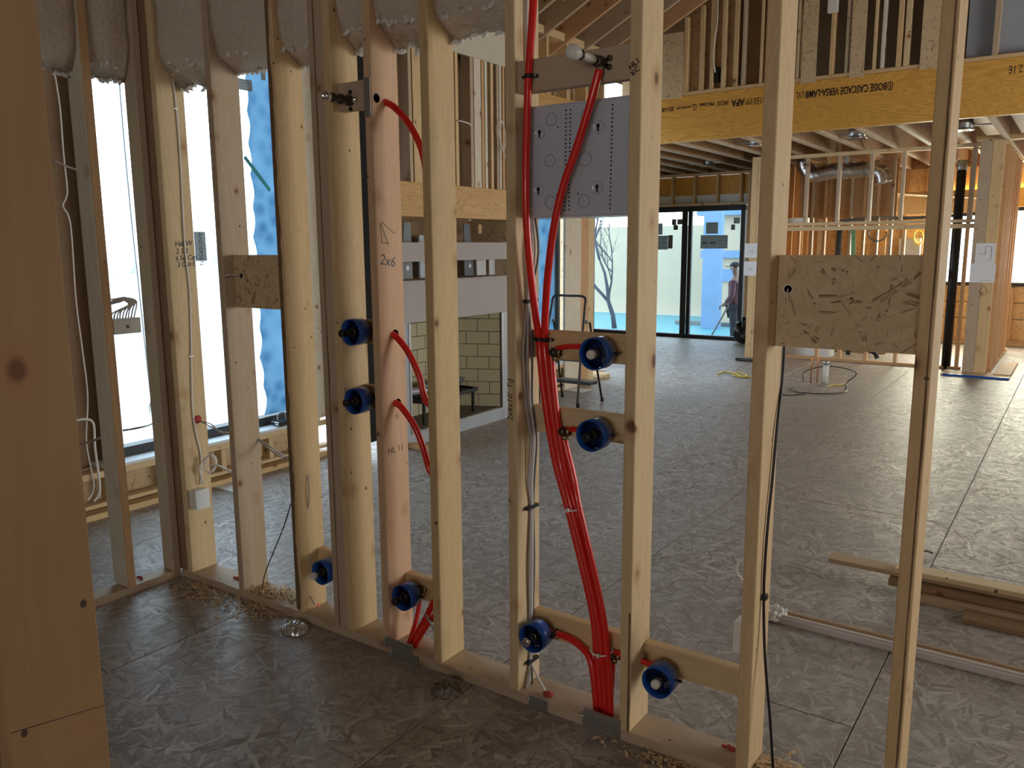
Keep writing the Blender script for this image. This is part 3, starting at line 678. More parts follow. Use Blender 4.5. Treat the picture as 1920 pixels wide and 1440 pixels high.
# ---- blue plaster guards with pipe stubs
def guard(px, py, label, cap='black', cover=True, stub=.085, tilt=0.0):
    c = at(px, py, 1, 2.200); c = Vector((c.x, 0, c.z)); yf, yb = 2.200, 2.256
    g = empty('pipe_guard', (c.x, yb, c.z), label=label, cat='plumbing guard', group='blue plumbing guards on the stud blocking')
    ax = Vector((0, -1, 0)); base = Vector((c.x, yb, c.z)); R_ = .051
    lathe('mount_hub', [(.018, -.046), (.018, 0), (.001, 0)], base, ax, DBRASS, g, seg=14)
    lathe('guard_ring', [(R_, 0), (R_, yb - yf), (R_ - .003, yb - yf), (R_ - .003, .0)], base, ax, BLUE, g, seg=40, close=True)
    lathe('guard_web', [(R_ - .003, 0), (R_ - .003, .004), (.001, .004)], base, ax, BLUE_SHADED, g, seg=32)  # shade inside the ring put into a darker blue than the ring
    bm = bmesh.new()
    for k in range(9):
        a = -1.3 + k / 8 * 2.6
        p = Vector((math.cos(a), 0, math.sin(a)))
        tube_bm(bm, [base + p * .020 + Vector((0, -.006, 0)), base + p * .040 + Vector((0, -.006, 0))], .0009, 4)
    obj('web_ribs', bm_mesh(bm), BLUE if cap != 'white' else WHITEP, g)
    d = Vector((tilt, -1, 0)).normalized()
    lathe('stub_pipe', [(.011, 0), (.011, stub)], base, d, {'black': DBRASS, 'white': WHITEP, 'clear': CHROME, 'end': DBRASS}[cap], g, seg=14)
    e = base + d * stub
    lathe('hex_collar', [(.017, .028), (.019, .03), (.019, .045), (.017, .047)], base, d, DBRASS, g, seg=6)
    lathe('end_cap', [(.001, -.022), (.0145, -.022), (.0155, -.006), (.0145, .0), (.010, .003), (.001, .003)], e, d, {'black': BLACK, 'white': WHITEP, 'clear': CHROME, 'end': WHITEP}[cap], g, seg=12)
    for sx_ in (-1, 1):
        lathe('ear_screw', [(.006, 0), (.006, .006), (.001, .008)], base + Vector((sx_ * .056, 0, 0)), ax, BLACK, g, seg=8)
    return g
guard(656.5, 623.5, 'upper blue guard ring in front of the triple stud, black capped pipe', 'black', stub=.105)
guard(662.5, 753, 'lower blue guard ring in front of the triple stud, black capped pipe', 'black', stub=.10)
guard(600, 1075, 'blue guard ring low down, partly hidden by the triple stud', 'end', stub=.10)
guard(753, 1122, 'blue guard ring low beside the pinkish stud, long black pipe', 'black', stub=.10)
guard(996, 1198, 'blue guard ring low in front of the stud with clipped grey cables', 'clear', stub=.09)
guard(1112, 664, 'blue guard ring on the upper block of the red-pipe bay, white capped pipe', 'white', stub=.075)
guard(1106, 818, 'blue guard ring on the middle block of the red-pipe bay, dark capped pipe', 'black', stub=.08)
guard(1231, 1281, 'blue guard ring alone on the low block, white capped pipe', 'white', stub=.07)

# ---- red tubing
def rp(label, pts, r=.0125, mat=RED, extra=None, group='red water pipes'):
    P = [at(*p[:2], 1, p[2]) for p in pts]
    if extra: P += [Vector(e) for e in extra]
    return tube('red_pipe', P, r, mat, None, seg=10, n=7, label=label, cat='pipe', group=group)
rp('red pipe coming down from the ceiling along the cable stud, over the grey box', [(1003, -60, 2.23), (999, 20, 2.215), (991, 140, 2.204), (989, 200, 2.205), (986, 330, 2.20), (988, 430, 2.21), (998, 540, 2.245), (1010, 630, 2.284), (1014, 680, 2.286), (1022, 750, 2.286), (1040, 860, 2.286), (1064, 950, 2.285), (1096, 1080, 2.28), (1113, 1160, 2.278), (1119, 1225, 2.272), (1125, 1290, 2.262), (1128, 1350, 2.255)])
rp('red pipe slanting from the white top outlet across the grey box', [(1124, 130, 2.19), (1108, 190, 2.19), (1082, 275, 2.195), (1056, 350, 2.20), (1038, 430, 2.205), (1026, 530, 2.235), (1021, 630, 2.284), (1024, 680, 2.286), (1035, 770, 2.286), (1051, 870, 2.286), (1071, 950, 2.266), (1103, 1080, 2.26), (1120, 1160, 2.257), (1128, 1225, 2.252), (1133, 1290, 2.25), (1136, 1350, 2.245)])
rp('red pipe dropping from the fitting on the upper block', [(1034, 662, 2.289), (1036, 700, 2.286), (1044, 780, 2.282), (1060, 880, 2.282), (1078, 950, 2.286), (1109, 1080, 2.281), (1125, 1160, 2.278), (1133, 1225, 2.274), (1138, 1290, 2.27), (1140, 1350, 2.262)])
rp('red pipe dropping from the fitting on the middle block', [(1054, 812, 2.289), (1064, 850, 2.285), (1076, 900, 2.28), (1085, 950, 2.268), (1115, 1080, 2.262), (1131, 1160, 2.258), (1138, 1225, 2.254), (1143, 1290, 2.25), (1144, 1345, 2.242)])
rp('red pipe curving from the low guard ring into the bundle', [(1018, 1184, 2.290), (1040, 1187, 2.288), (1070, 1198, 2.284), (1095, 1218, 2.278), (1108, 1240, 2.268), (1115, 1285, 2.255), (1120, 1345, 2.246)])
rp('short red pipe from the block fitting beside the clean stud to the floor', [(1146, 1226, 2.288), (1147, 1250, 2.284), (1145, 1290, 2.275), (1142, 1350, 2.268)])
rp('red pipe stub leading sideways to the white capped guard ring', [(1044, 653, 2.289), (1066, 650, 2.289), (1092, 650, 2.289)], r=.009)
rp('red pipe stub leading sideways to the middle guard ring', [(1060, 806, 2.289), (1076, 805, 2.289), (1090, 806, 2.289)], r=.009)
rp('red pipe stub crossing under the clean stud to the lone guard ring', [(1150, 1223, 2.289), (1175, 1229, 2.289), (1205, 1240, 2.289), (1228, 1249, 2.289)], r=.009)
rp('red pipe arching out of the pinkish stud below the nail plate', [(668, 188, 2.262), (690, 186, 2.27), (708, 187, 2.275), (735, 198, 2.275), (762, 226, 2.28), (782, 260, 2.285), (795, 300, 2.29)], extra=[(-1.945, 2.295, 1.72), (-1.932, 2.30, 1.5), (-1.932, 2.30, .6)])
rp('red pipe curving from the upper drilled hole of the pinkish stud', [(728, 624, 2.275), (742, 631, 2.275), (765, 660, 2.28), (786, 705, 2.285), (799, 752, 2.29)], extra=[(-1.955, 2.318, .98), (-1.945, 2.325, .85), (-1.94, 2.325, .5)])
rp('red pipe curving from the lower drilled hole of the pinkish stud', [(738, 754, 2.275), (752, 763, 2.275), (776, 797, 2.28), (793, 838, 2.285), (805, 880, 2.29)], extra=[(-1.935, 2.285, .70), (-1.93, 2.28, .5)])
rp('thick red pipe slanting up behind the knotty stud foot', [(768, 1215, 2.262), (775, 1198, 2.265), (795, 1165, 2.27), (810, 1135, 2.28)], extra=[(-1.93, 2.30, .33), (-1.93, 2.30, .6)], r=.013)
rp('red pipe lying against the slanting one at the knotty stud foot', [(776, 1218, 2.25), (784, 1198, 2.25), (803, 1168, 2.255)], extra=[(-1.935, 2.275, .24), (-1.93, 2.28, .5)], r=.012)
rp('thin red pipe from the low guard ring beside the pinkish stud', [(787, 1125, 2.30), (784, 1145, 2.29), (778, 1170, 2.275), (766, 1208, 2.262)], r=.009)
rp('red pipe going into the floor under the half hidden guard ring', [(592, 1080, 2.30), (592, 1110, 2.30), (596, 1140, 2.29)], r=.010)
grip = empty('cable_tie', at(806, 1162, 1, 2.24), label='grey strap around the slanting red pipes', cat='strap')
tube('strap_band', [at(797, 1152, 1, 2.236), at(806, 1165, 1, 2.232), at(815, 1182, 1, 2.236)], .005, STEEL, grip, seg=6)
# zip ties round the red bundle
def ztie(px, py, w, y, label):
    c = at(px, py, 1, y); g = empty('zip_tie', c, label=label, cat='zip tie')
    pts = [c + Vector((w * math.cos(a), .036 * math.sin(a), .003 * math.sin(a))) for a in [2 * math.pi * k / 20 for k in range(21)]]
    tube('tie_band', pts, .0032, WHITEP, g, seg=6, curve=False)
    board('tie_head', c + Vector((.004, -.046, -.006)), c + Vector((.014, -.034, .006)), WHITEP, g, bev=.001)
ztie(1071, 950, .036, 2.274, 'white zip tie round the red pipes at half height'); ztie(1128, 1219, .036, 2.266, 'white zip tie round the red pipes near the floor')
# pipe clips / brass fittings on the blocks
def fitting(px, py, y, label, s=1.0, mat=DBRASS):
    c = at(px, py, 1, y); g = empty('pipe_fitting', c, label=label, cat='fitting')
    lathe('elbow_body', [(.001, 0), (.013 * s, 0), (.014 * s, .012), (.012 * s, .03), (.001, .032)], c + Vector((0, .012, 0)), (0, -1, 0), mat, g, seg=10)
    lathe('crimp_ring', [(.0125 * s, -.004), (.0135 * s, -.004), (.0135 * s, .010), (.0125 * s, .010)], c + Vector((.004, 0, -.016 * s)), (0, 0, -1), BRASS, g, seg=12, close=True)
    lathe('crimp_ring', [(.0115 * s, 0), (.0125 * s, 0), (.0125 * s, .012), (.0115 * s, .012)], c + Vector((.014, 0, 0)), (1, 0, 0), BRASS, g, seg=12, close=True)
    for dx in (-.018, .018): lathe('screw_head', [(.004, 0), (.004, .003), (.001, .004)], c + Vector((dx, .012, .012)), (0, -1, 0), STEEL, g, seg=8)
fitting(1040, 660, 2.288, 'dark brass elbow on the upper block of the red-pipe bay', 1.1); fitting(1057, 808, 2.288, 'dark brass elbow on the middle block of the red-pipe bay', 1.1)
fitting(1042, 1185, 2.29, 'small dark coupling on the low block near the cable stud', .8); fitting(1150, 1228, 2.288, 'dark coupling on the low block beside the clean stud', .9); fitting(790, 1105, 2.292, 'dark coupling on the low block beside the pinkish stud', .7)
def clip(px, py, y, label):
    c = at(px, py, 1, y); g = empty('pipe_clip', c, label=label, cat='clip')
    lathe('clip_loop', [(.0125, -.006), (.0155, -.006), (.0155, .006), (.0125, .006)], c, (0, 0, 1), BLACK, g, seg=14, close=True)
    for s_ in (-1, 1): lathe('clip_nail', [(.001, 0), (.0045, 0), (.0045, .004), (.001, .005)], c + Vector((s_ * .022, .0, 0)), (0, -1, 0), STEEL if s_ > 0 else BLACK, g, seg=8)
    board('clip_foot', c + Vector((-.027, .004, -.005)), c + Vector((.027, .012, .005)), BLACK, g, bev=.001)
clip(1012, 636, 2.284, 'black pipe clip on the upper block, the one nearer the cable stud'); clip(1022, 637, 2.284, 'black pipe clip on the upper block, beside the brass elbow'); clip(992, 143, 2.203, 'black pipe clip on the topmost block')

# ---- outlets at the top of the bays
g = empty('wall_outlet', at(1130, 120, 1, 2.218), label='white capped pipe outlet pointing out of the topmost block above the grey box', cat='outlet')
c = at(1130, 118, 1, 2.216)
lathe('outlet_elbow', [(.001, 0), (.017, 0), (.018, .02), (.016, .035), (.001, .036)], c, (0, -1, 0), DBRASS, g, seg=14)
for dx, dz in ((-.022, .012), (.024, .010), (.022, -.014)): lathe('elbow_ear', [(.001, 0), (.009, 0), (.009, .005), (.001, .006)], c + Vector((dx, 0, dz)), (0, -1, 0), DBRASS, g, seg=10)
lathe('outlet_pipe', [(.012, 0), (.012, .13)], c + Vector((0, -.03, 0)), (0, -1, 0), WHITEP, g, seg=16)
lathe('thread_band', [(.0135, .0), (.0145, .002), (.0145, .008), (.0135, .01)], c + Vector((0, -.045, 0)), (0, -1, 0), BLACK, g, seg=14)
lathe('thread_band', [(.0135, .0), (.0145, .002), (.0145, .008), (.0135, .01)], c + Vector((0, -.125, 0)), (0, -1, 0), BLACK, g, seg=14)
lathe('outlet_cap', [(.001, 0), (.018, 0), (.021, .008), (.020, .030), (.015, .036), (.001, .037)], c + Vector((0, -.15, 0)), (0, -1, 0), WHITEP, g, seg=10)
lathe('hose_ferrule', [(.010, 0), (.0125, .0), (.0125, .02), (.010, .022)], c + Vector((0, -.02, -.012)), (0, 0, -1), STEEL, g, seg=12)
g = empty('brass_valve', at(655, 190, 1, 2.235), label='dark brass valve with chrome end sticking out of the high block beside the triple stud', cat='valve')
c = at(658, 189, 1, 2.234)
lathe('valve_body', [(.001, 0), (.019, 0), (.020, .018), (.014, .022), (.013, .04), (.018, .042), (.018, .058), (.012, .06), (.012, .085), (.017, .087), (.017, .10), (.001, .10)], c, (0, -1, 0), DBRASS, g, seg=14)
lathe('valve_end', [(.010, 0), (.016, .004), (.019, .018), (.015, .03), (.010, .031), (.009, .01)], c + Vector((0, -.10, 0)), (0, -1, 0), CHROME, g, seg=14)
lathe('valve_arm', [(.001, 0), (.010, 0), (.010, .035), (.001, .036)], c + Vector((0, -.005, 0)), (1, 0, 0), CHROME, g, seg=10)
for dz in (-.03, .03): lathe('valve_screw', [(.001, 0), (.008, 0), (.008, .006), (.001, .008)], c + Vector((0, 0, dz)), (0, -1, 0), BLACK, g, seg=8)

# ---- grey steel enclosure seen from the back
x0, x1, z0, z1 = -1.512, -1.150, 1.690, 2.035
eb = empty('steel_enclosure', ((x0 + x1) / 2, 2.24, z0), label='grey steel electrical box seen from behind, fixed between two studs', cat='electrical box')
bm = bmesh.new(); bmesh.ops.create_cube(bm, size=1)
for v in bm.verts: v.co = Vector(((x0 + x1 + .03) / 2 + v.co.x * (x1 - x0 + .03), 2.305 + v.co.y * .13, (z0 + z1) / 2 + v.co.z * (z1 - z0)))
bmesh.ops.bevel(bm, geom=[e for e in bm.edges if all(v.co.y < 2.3 for v in e.verts)], offset=.006, segments=3, affect='EDGES')
obj('box_shell', bm_mesh(bm), GREYM, eb)
YP = 2.2395
def pl(px, py): p = at(px, py, 1, YP); return Vector((p.x, 0, p.z))
for px, py in ((1012, 250), (1122, 238), (1010, 357), (1120, 352)):
    p = pl(px, py)
    d = lathe('keyhole_dimple', [(.0195, .0), (.0185, .003), (.016, .0035), (.013, -.001), (.001, -.001)], (p.x, YP, p.z), (0, -1, 0), GREYM, eb, seg=24)
    bm = bmesh.new(); M = Matrix.Translation((p.x, YP - .0005, p.z))
    bmesh.ops.create_circle(bm, cap_ends=True, radius=.0058, segments=12, matrix=M @ Matrix.Translation((0, -.002, .004)) @ Matrix.Rotation(R90, 4, 'X'))
    bmesh.ops.create_cube(bm, size=1, matrix=M @ Matrix.Translation((0, -.002, -.005)) @ Matrix.Diagonal((.005, .001, .016, 1)))
    obj('keyhole_slot', bm_mesh(bm), HOLE, d)
for px, py, r_ in ((1034, 224, .019), (1100, 216, .020), (1031, 301, .019), (1097, 298, .022), (1032, 379, .020), (1095, 377, .0205)):
    p = pl(px, py); lathe('knockout', [(r_, .0), (r_, .0008), (r_ - .0013, .0008), (r_ - .0013, .0)], (p.x, YP, p.z), (0, -1, 0), DGREY, eb, seg=28, close=True)
bm = bmesh.new()
def hole(p): bmesh.ops.create_circle(bm, cap_ends=True, radius=.0030, segments=8, matrix=Matrix.Translation((p.x, YP - .0012, p.z)) @ Matrix.Rotation(R90, 4, 'X'))
for (xa, ya, xb, yb) in ((1062, 207, 1059, 394), (1070, 206, 1067, 393), (1149, 197, 1144, 391)):
    for k in range(25): hole(pl(xa + (xb - xa) * k / 24, ya + (yb - ya) * k / 24))
for px, py in ((1046, 238), (1044, 366), (1084, 363)): hole(pl(px, py))
obj('punched_holes', bm_mesh(bm), HOLE, eb, kind='stuff')

# ---- panel boards
pb = board('panel_board', (-.690, 2.272, 1.322), (-.327, 2.290, 1.572), OSB, None, bev=0, label='strand board panel fixed between two studs at the doorway, with one pipe hole', cat='panel')
c = at(1478, 542, 1, 2.271)
lathe('conduit_ring', [(.0105, -.004), (.0145, -.004), (.0145, .004), (.0105, .004)], c, (0, -1, 0), WHITEP, pb, seg=20, close=True)
lathe('conduit_hole', [(.0105, .0), (.001, .0)], c + Vector((0, -.001, 0)), (0, -1, 0), HOLE, pb, seg=20)
tube('wire_tail', [c + Vector((0, .0, 0)), c + Vector((.004, -.02, -.006)), c + Vector((.007, -.03, -.02)), c + Vector((.010, -.028, -.034))], .0022, CABLE, pb, seg=6)
pb2 = board('panel_board', (-3.05, 2.258, 1.345), (-2.692, 2.276, 1.572), OSB, None, bev=0, label='square strand board panel in front of the window with a short wire tail', cat='panel')
c = at(452, 517, 1, 2.257)
lathe('conduit_hole', [(.010, .0), (.001, .0)], c + Vector((0, -.001, 0)), (0, -1, 0), HOLE, pb2, seg=16)
for k in range(3): tube('wire_tail', [c + Vector((0, .0, 0)), c + Vector((-.01, -.03, .002 * k)), c + Vector((-.022 - .004 * k, -.06, -.003 + .003 * k))], .002, CABLE if k else BLACK, pb2, seg=6)

# ---- nail plates
def nplate(lo, hi, label, teeth=True):
    g = board('nail_plate', lo, hi, STEEL, None, bev=0, label=label, cat='nail plate')
    lo, hi = Vector(lo), Vector(hi); bm = bmesh.new()
    vert = (hi.z - lo.z) > (hi.x - lo.x)
    ends = ((lo.z, hi.z) if vert else (lo.x, hi.x))
    for e in ends:
        for k in range(5):
            t = (k + .5) / 5
            p = Vector((lo.x + (hi.x - lo.x) * t, lo.y - .001, e)) if vert else Vector((e, lo.y - .001, lo.z + (hi.z - lo.z) * t))
            bmesh.ops.create_cone(bm, cap_ends=True, segments=4, radius1=.003, radius2=.0005, depth=.007, matrix=Matrix.Translation(p) @ Matrix.Rotation(R90, 4, 'X'))
    obj('plate_teeth', bm_mesh(bm), CHROME, g)
nplate((-2.172, 2.2005, 2.062), (-2.142, 2.2035, 2.195), 'upright nail plate on the pinkish stud')
nplate((-2.165, 2.199, .032), (-2.015, 2.2035, .072), 'upper nail plate on the sole plate by the slanting red pipes')
nplate((-2.13, 2.1965, -.001), (-1.985, 2.199, .036), 'lower nail plate on the sole plate by the slanting red pipes')
nplate((-1.255, 2.199, .008), (-1.112, 2.2035, .072), 'wide nail plate on the sole plate under the red pipe bundle')
nplate((-1.475, 2.200, .004), (-1.395, 2.2035, .045), 'small nail plate on the sole plate beside the cable stud')

# ---- pen writing on the studs
ZX = basis((1, 0, 0), (0, 0, 1))
def side(px, py, xf): return at(px, py, 0, xf)
YZ = basis((0, 1, 0), (0, 0, 1))
g_x = -2.175 + .0381
text('2x6', side(712, 495, g_x), .055, YZ @ Matrix.Rotation(-.16, 4, 'Z'), INK, S['G'], 'handwriting', shear=.1)
for a, b in (((713, 418), (729, 460)), ((715, 416), (740, 438)), ((713, 418), (716, 455)), ((716, 455), (729, 456))): tube('pen_stroke', [side(*a, g_x), side(*b, g_x)], .0012, INK, S['G'], seg=5, curve=False)
text('HL 11', side(728, 852, g_x), .035, YZ, INK, S['G'], 'handwriting')
ix = -1.557 + .010
text("2x6x10'", at(961, 790, 1, F - .0008), .030, basis((0, 0, 1), (-1, 0, 0)), INK, S['I'], 'handwriting', shear=.2)
text('T/J', at(961, 730, 1, F - .0008), .030, basis((0, 0, 1), (-1, 0, 0)), INK, S['I'], 'handwriting', shear=.2)
cx_ = -3.488 + .0381
for s_, px, py, sz in (('Hall W', 328, 462, .034), ('2 1/2', 330, 476, .034), ('6 Sw Can', 329, 489, .032), ('3 Can E', 332, 501, .034)):
    text(s_, side(px, py, cx_), sz, YZ @ Matrix.Rotation(.05, 4, 'Z'), INK, S['C'], 'handwriting', shear=.15, space=.9, bold=.0006)
text('HL1', at(1182, 132, 1, F - .0008), .022, ZX @ Matrix.Rotation(.6, 4, 'Z'), INK, S['J'], 'handwriting', bold=.0006); text('KC', at(1186, 143, 1, F - .0008), .02, ZX @ Matrix.Rotation(.6, 4, 'Z'), INK, S['J'], 'handwriting', bold=.0006)
# drilled holes in the pinkish stud
for px, py, r_ in ((741, 627, .019), (746, 756, .018), (706, 184, .016)):
    p = side(px, py, g_x); lathe('drilled_hole', [(r_, 0), (.001, .0)], p + Vector((.0006, 0, 0)), (1, 0, 0), plain('hole_wood', (.10, .035, .02), .9), S['G'], seg=20)

# ---- cables
def cab(name, label, pts, r=.004, mat=CABLE, cat='cable', parent=None, n=6, **kw):
    P = [p if isinstance(p, Vector) else at(p[0], p[1], p[2], p[3]) for p in pts]
    if parent is not None: return tube(name, P, r, mat, parent, seg=6, n=n)
    return tube(name, P, r, mat, None, seg=6, n=n, label=label, cat=cat, **kw)
iy = -1.557 + .038
def ic(px, py, o=0): p = at(px, py, 1, 2.29 + o); return Vector((iy + .008 + abs(o) * .2, 2.285 + o, p.z))
for k, (o, m, zt_, lab) in enumerate(((-.030, GCABLE, 2.4, 'grey cable clipped on the cable stud, the one closest to its front edge'), (-.018, GCABLE, 2.0, 'grey cable in the middle of the clipped bundle'), (-.006, CABLE, 2.0, 'white cable of the clipped bundle that bends into the sole plate'), (.008, DGREY, 1.9, 'dark cable of the clipped bundle'))):
    xx = iy + .007
    pts = [Vector((xx, 2.29 + o, zt_)), Vector((xx, 2.29 + o * .8, 1.75)), Vector((xx + .012 + .004 * k, 2.285 + o, 1.58)), Vector((xx, 2.27 + o * .3, 1.42)), Vector((xx + .01 * (k % 2), 2.265 + o, 1.25)), Vector((xx, 2.28 + o, 1.08)), Vector((xx + .008, 2.295 + o, .95)), Vector((xx, 2.292 + o, .8)), Vector((xx, 2.29 + o * .4, .70)), Vector((xx + .002, 2.288 + o * .8, .5)), Vector((xx, 2.284 + o * .5, .3)), Vector((xx, 2.278 + o * .3, .14))]
    if k == 2: pts += [Vector((xx + .03, 2.265, .09)), Vector((xx + .075, 2.25, .05)), Vector((xx + .09, 2.245, .03))]
    else: pts += [Vector((xx + .004, 2.27 + o, .035))]
    tube('cable', pts, .0042, m, None, seg=6, n=5, label=lab, cat='cable', group='cables clipped on the stud')
for z in (1.42, .705, .13): 
    g = board('cable_clip', (iy, 2.245, z - .006), (iy + .018, 2.315, z + .006), BLACK, None, label='black cable clip on the cable stud, %s' % {1.42: 'the top one', .705: 'the middle one', .13: 'the one near the floor'}[z], cat='clip', bev=.002)
bf = obj('foam_blob', bm_mesh((lambda b: (bmesh.ops.create_icosphere(b, subdivisions=2, radius=.018), b)[1])(bmesh.new()), True), REDF, None, Matrix.Translation((iy + .10, 2.244, .044)) @ Matrix.Diagonal((1.2, .8, .5, 1)), label='dark red sealing foam where the white cable enters the sole plate', cat='foam')
# black cable on the split stud
kx = -.73 + .0385
cab('cable', 'black cable hanging down the split-faced stud', [(1471, 640, 1, 2.352), (1466, 720, 1, 2.349), (1457, 800, 0, -.685), (1448, 900, 0, -.685), (1440, 980, 0, -.685), (1434, 1060, 0, -.685), (1432, 1120, 0, -.685), (1433, 1200, 1, 2.26), (1437, 1270, 1, 2.25), (1444, 1350, 1, 2.24), (1450, 1450, 1, 2.23)], .0045, BLACK)
cc = at(1433, 1119, 1, 2.268); board('cable_clip', cc - Vector((.009, .012, .008)), cc + Vector((.009, .012, .008)), BLACK, None, label='black square clip holding the hanging black cable', cat='clip', bev=.002)
# white junction box behind the split stud
def jbox(lo, hi, label, mat=WHITEP, cables=()):
    g = board('outlet_box', lo, hi, mat, None, bev=.003, label=label, cat='electrical box')
    lo, hi = Vector(lo), Vector(hi); c = (lo + hi) / 2
    return g
q = at(1372, 1190, 1, 2.33); 
g = jbox((q.x, 2.345, q.z - .065), (-.733, 2.40, q.z + .04), 'white outlet box behind the split-faced stud')
lathe('box_knockout', [(.008, 0), (.008, .001), (.001, .0015)], (q.x + .03, 2.345, q.z - .02), (0, -1, 0), plain('grey_spot', (.5, .5, .48), .6), g, seg=14)
z_ = q.z + .04
tube('cable', [(q.x + .04, 2.37, z_), (q.x + .05, 2.38, z_ + .05), (q.x + .02, 2.38, z_ + .11), (q.x - .01, 2.38, z_ + .15), (q.x + .005, 2.38, z_ + .19), (q.x + .05, 2.36, z_ + .2)], .004, CABLE, None, seg=6, label='pale cable looping above the white outlet box', cat='cable')
# white box with cables on the corner stud
cxf = -3.488 + .038
bx = at(378, 912, 0, cxf)
g = jbox((cxf, 2.215, .365), (cxf + .055, 2.285, .455), 'white square outlet box on the corner stud')
board('box_lid', (cxf + .055, 2.212, .362), (cxf + .060, 2.288, .458), WHITEB, g, bev=.001)
def cs(px, py, d=.006): return at(px, py, 0, cxf + d)
cab('cable', 'white cable stapled down the corner stud', [cs(322, 100), cs(325, 150), cs(333, 230), cs(338, 300), cs(343, 400), cs(347, 470), cs(355, 540), cs(358, 620), cs(359, 700), cs(361, 770), cs(368, 815), cs(376, 850), cs(377, 880), cs(376, 908)], .0045)
cab('cable', 'white cable coil hanging beside the corner stud outlet box', [cs(382, 908, .03), cs(374, 880, .03), cs(380, 865, .04), cs(392, 855, .07), cs(402, 858, .09), cs(404, 872, .09), cs(395, 884, .07), cs(384, 880, .05), cs(386, 862, .05), cs(396, 852, .07), cs(406, 862, .09), cs(402, 880, .08), cs(390, 888, .06)], .0042)
cab('cable', 'white cable reaching from the coil to the next stud', [cs(392, 872, .05), cs(405, 872, .1), cs(420, 878, .2), at(434, 886, 1, 2.27)], .0042)
for i_, z in enumerate((204, 668)): p = cs(329 if i_ == 0 else 359, z, .009); board('cable_staple', p - Vector((.003, .013, .002)), p + Vector((.003, .013, .002)), STEEL, None, label='thin wire staple on the corner stud, %s' % ('upper one' if i_ == 0 else 'lower one'), cat='staple', bev=0)
fb = obj('foam_blob', bm_mesh((lambda b: (bmesh.ops.create_icosphere(b, subdivisions=2, radius=.02), b)[1])(bmesh.new()), True), REDF, None, Matrix.Translation(cs(371, 786, .004)) @ Matrix.Diagonal((.5, 1, 1, 1)), label='dark red foam plug in the side of the corner stud', cat='foam')
for k in (0, 1): cab('cable', 'thin cable from the red foam plug to the pale stud, %s strand' % ('upper' if k else 'lower'), [cs(376, 790, .01), at(395, 800 + 5 * k - 5, 1, 2.3), at(415, 812 - 2 * k, 1, 2.3), at(437, 814 - 3 * k, 1, 2.27)], .003, GCABLE)
for k in (0, 1): cab('cable', 'dark cable pair from the pale stud to the bark-edged stud, %s strand' % ('upper' if k else 'lower'), [at(461, 807, 1, 2.3), at(480, 822 - k * 2, 1, 2.33), at(505, 842 - 6 * k, 1, 2.33), at(525, 856 - 6 * k, 1, 2.3), at(540, 859 - 2 * k, 1, 2.26)], .0035, GCABLE)
cab('cable', 'thin dark wire hanging from the bark-edged stud to the wood shavings', [at(545, 945, 1, 2.25), at(533, 985, 1, 2.27), at(515, 1030, 1, 2.28), at(497, 1075, 1, 2.27), at(491, 1112, 1, 2.25)], .0025, BLACK)
cab('cable', 'grey wire running down the face of the bark-edged stud from its hole', [at(574, 872, 1, 2.29) , at(578, 900, 1, 2.265), at(579, 940, 1, 2.262), at(573, 985, 1, 2.26), at(580, 1030, 1, 2.262), at(583, 1060, 1, 2.262), at(576, 1100, 1, 2.255), at(590, 1135, 1, 2.24)], .003, GCABLE)
# multi-gang box on the return wall stud
ax0 = -3.541
g = jbox((-3.60, 1.966, 1.222), (-3.535, 2.095, 1.292), 'long grey outlet box on the return wall stud against the bright window', WHITEP)
lathe('box_knockout', [(.008, 0), (.008, .001), (.001, .0015)], (-3.535, 2.03, 1.255), (1, 0, 0), DGREY, g, seg=14)
for k in range(9):
    y0_ = 1.972 + .0135 * k; h_ = .09 + .012 * math.sin(k * 1.3) + .004 * k
    tube('cable', [(-3.565, y0_, 1.29), (-3.56, y0_ + .008 + .002 * (k % 3), 1.318 + .002 * k), (-3.555, 2.052 + .005 * k, 1.350 + .002 * k), (-3.55, 2.032 + .003 * k, 1.372 + .003 * (k % 5)), (-3.552, 1.998 + .004 * (k % 3), 1.382 - .006 * (k % 4)), (-3.56, 1.962, 1.345 + .004 * k)], .0034, (CABLE, GCABLE)[k % 2], None, seg=6, label='%s wire of the tangle above the long grey outlet box, counted from the whitish stud' % ('first', 'second', 'third', 'fourth', 'fifth', 'sixth', 'seventh', 'eighth', 'ninth')[k], cat='cable', group='wires above the long outlet box')
cab('cable', 'white cable sticking out of the whitish return wall stud', [at(86, 299, 1, 1.9), at(105, 303, 1, 1.9), at(128, 313, 1, 1.915), at(150, 320, 1, 1.925)], .005)
cab('cable', 'white cable hanging down the outer wall beside the near timber', [at(100, 125, 0, -4.70), at(112, 200, 0, -4.70), at(119, 290, 0, -4.70), at(126, 360, 0, -4.70), at(118, 385, 0, -4.70), at(128, 405, 0, -4.70), at(134, 440, 0, -4.70), at(142, 560, 0, -4.70), at(152, 640, 0, -4.70), at(164, 740, 0, -4.70), at(162, 830, 0, -4.70), at(176, 910, 0, -4.70), at(164, 938, 0, -4.69)], .005)
cab('cable', 'pair cable bending out of the outer wall and down to a cut end', [at(140, 789, 0, -4.69), at(160, 786, 0, -4.68), at(175, 795, 0, -4.68), at(178, 840, 0, -4.68), at(186, 900, 0, -4.68), at(186, 925, 0, -4.68), at(176, 940, 0, -4.68)], .008)
cab('cable', 'grey cable running from the outer wall to the whitish stud', [at(146, 834, 0, -4.4), at(170, 828, 0, -4.2), at(190, 820, 0, -3.9), at(203, 814, 0, -3.66)], .006, GCABLE)
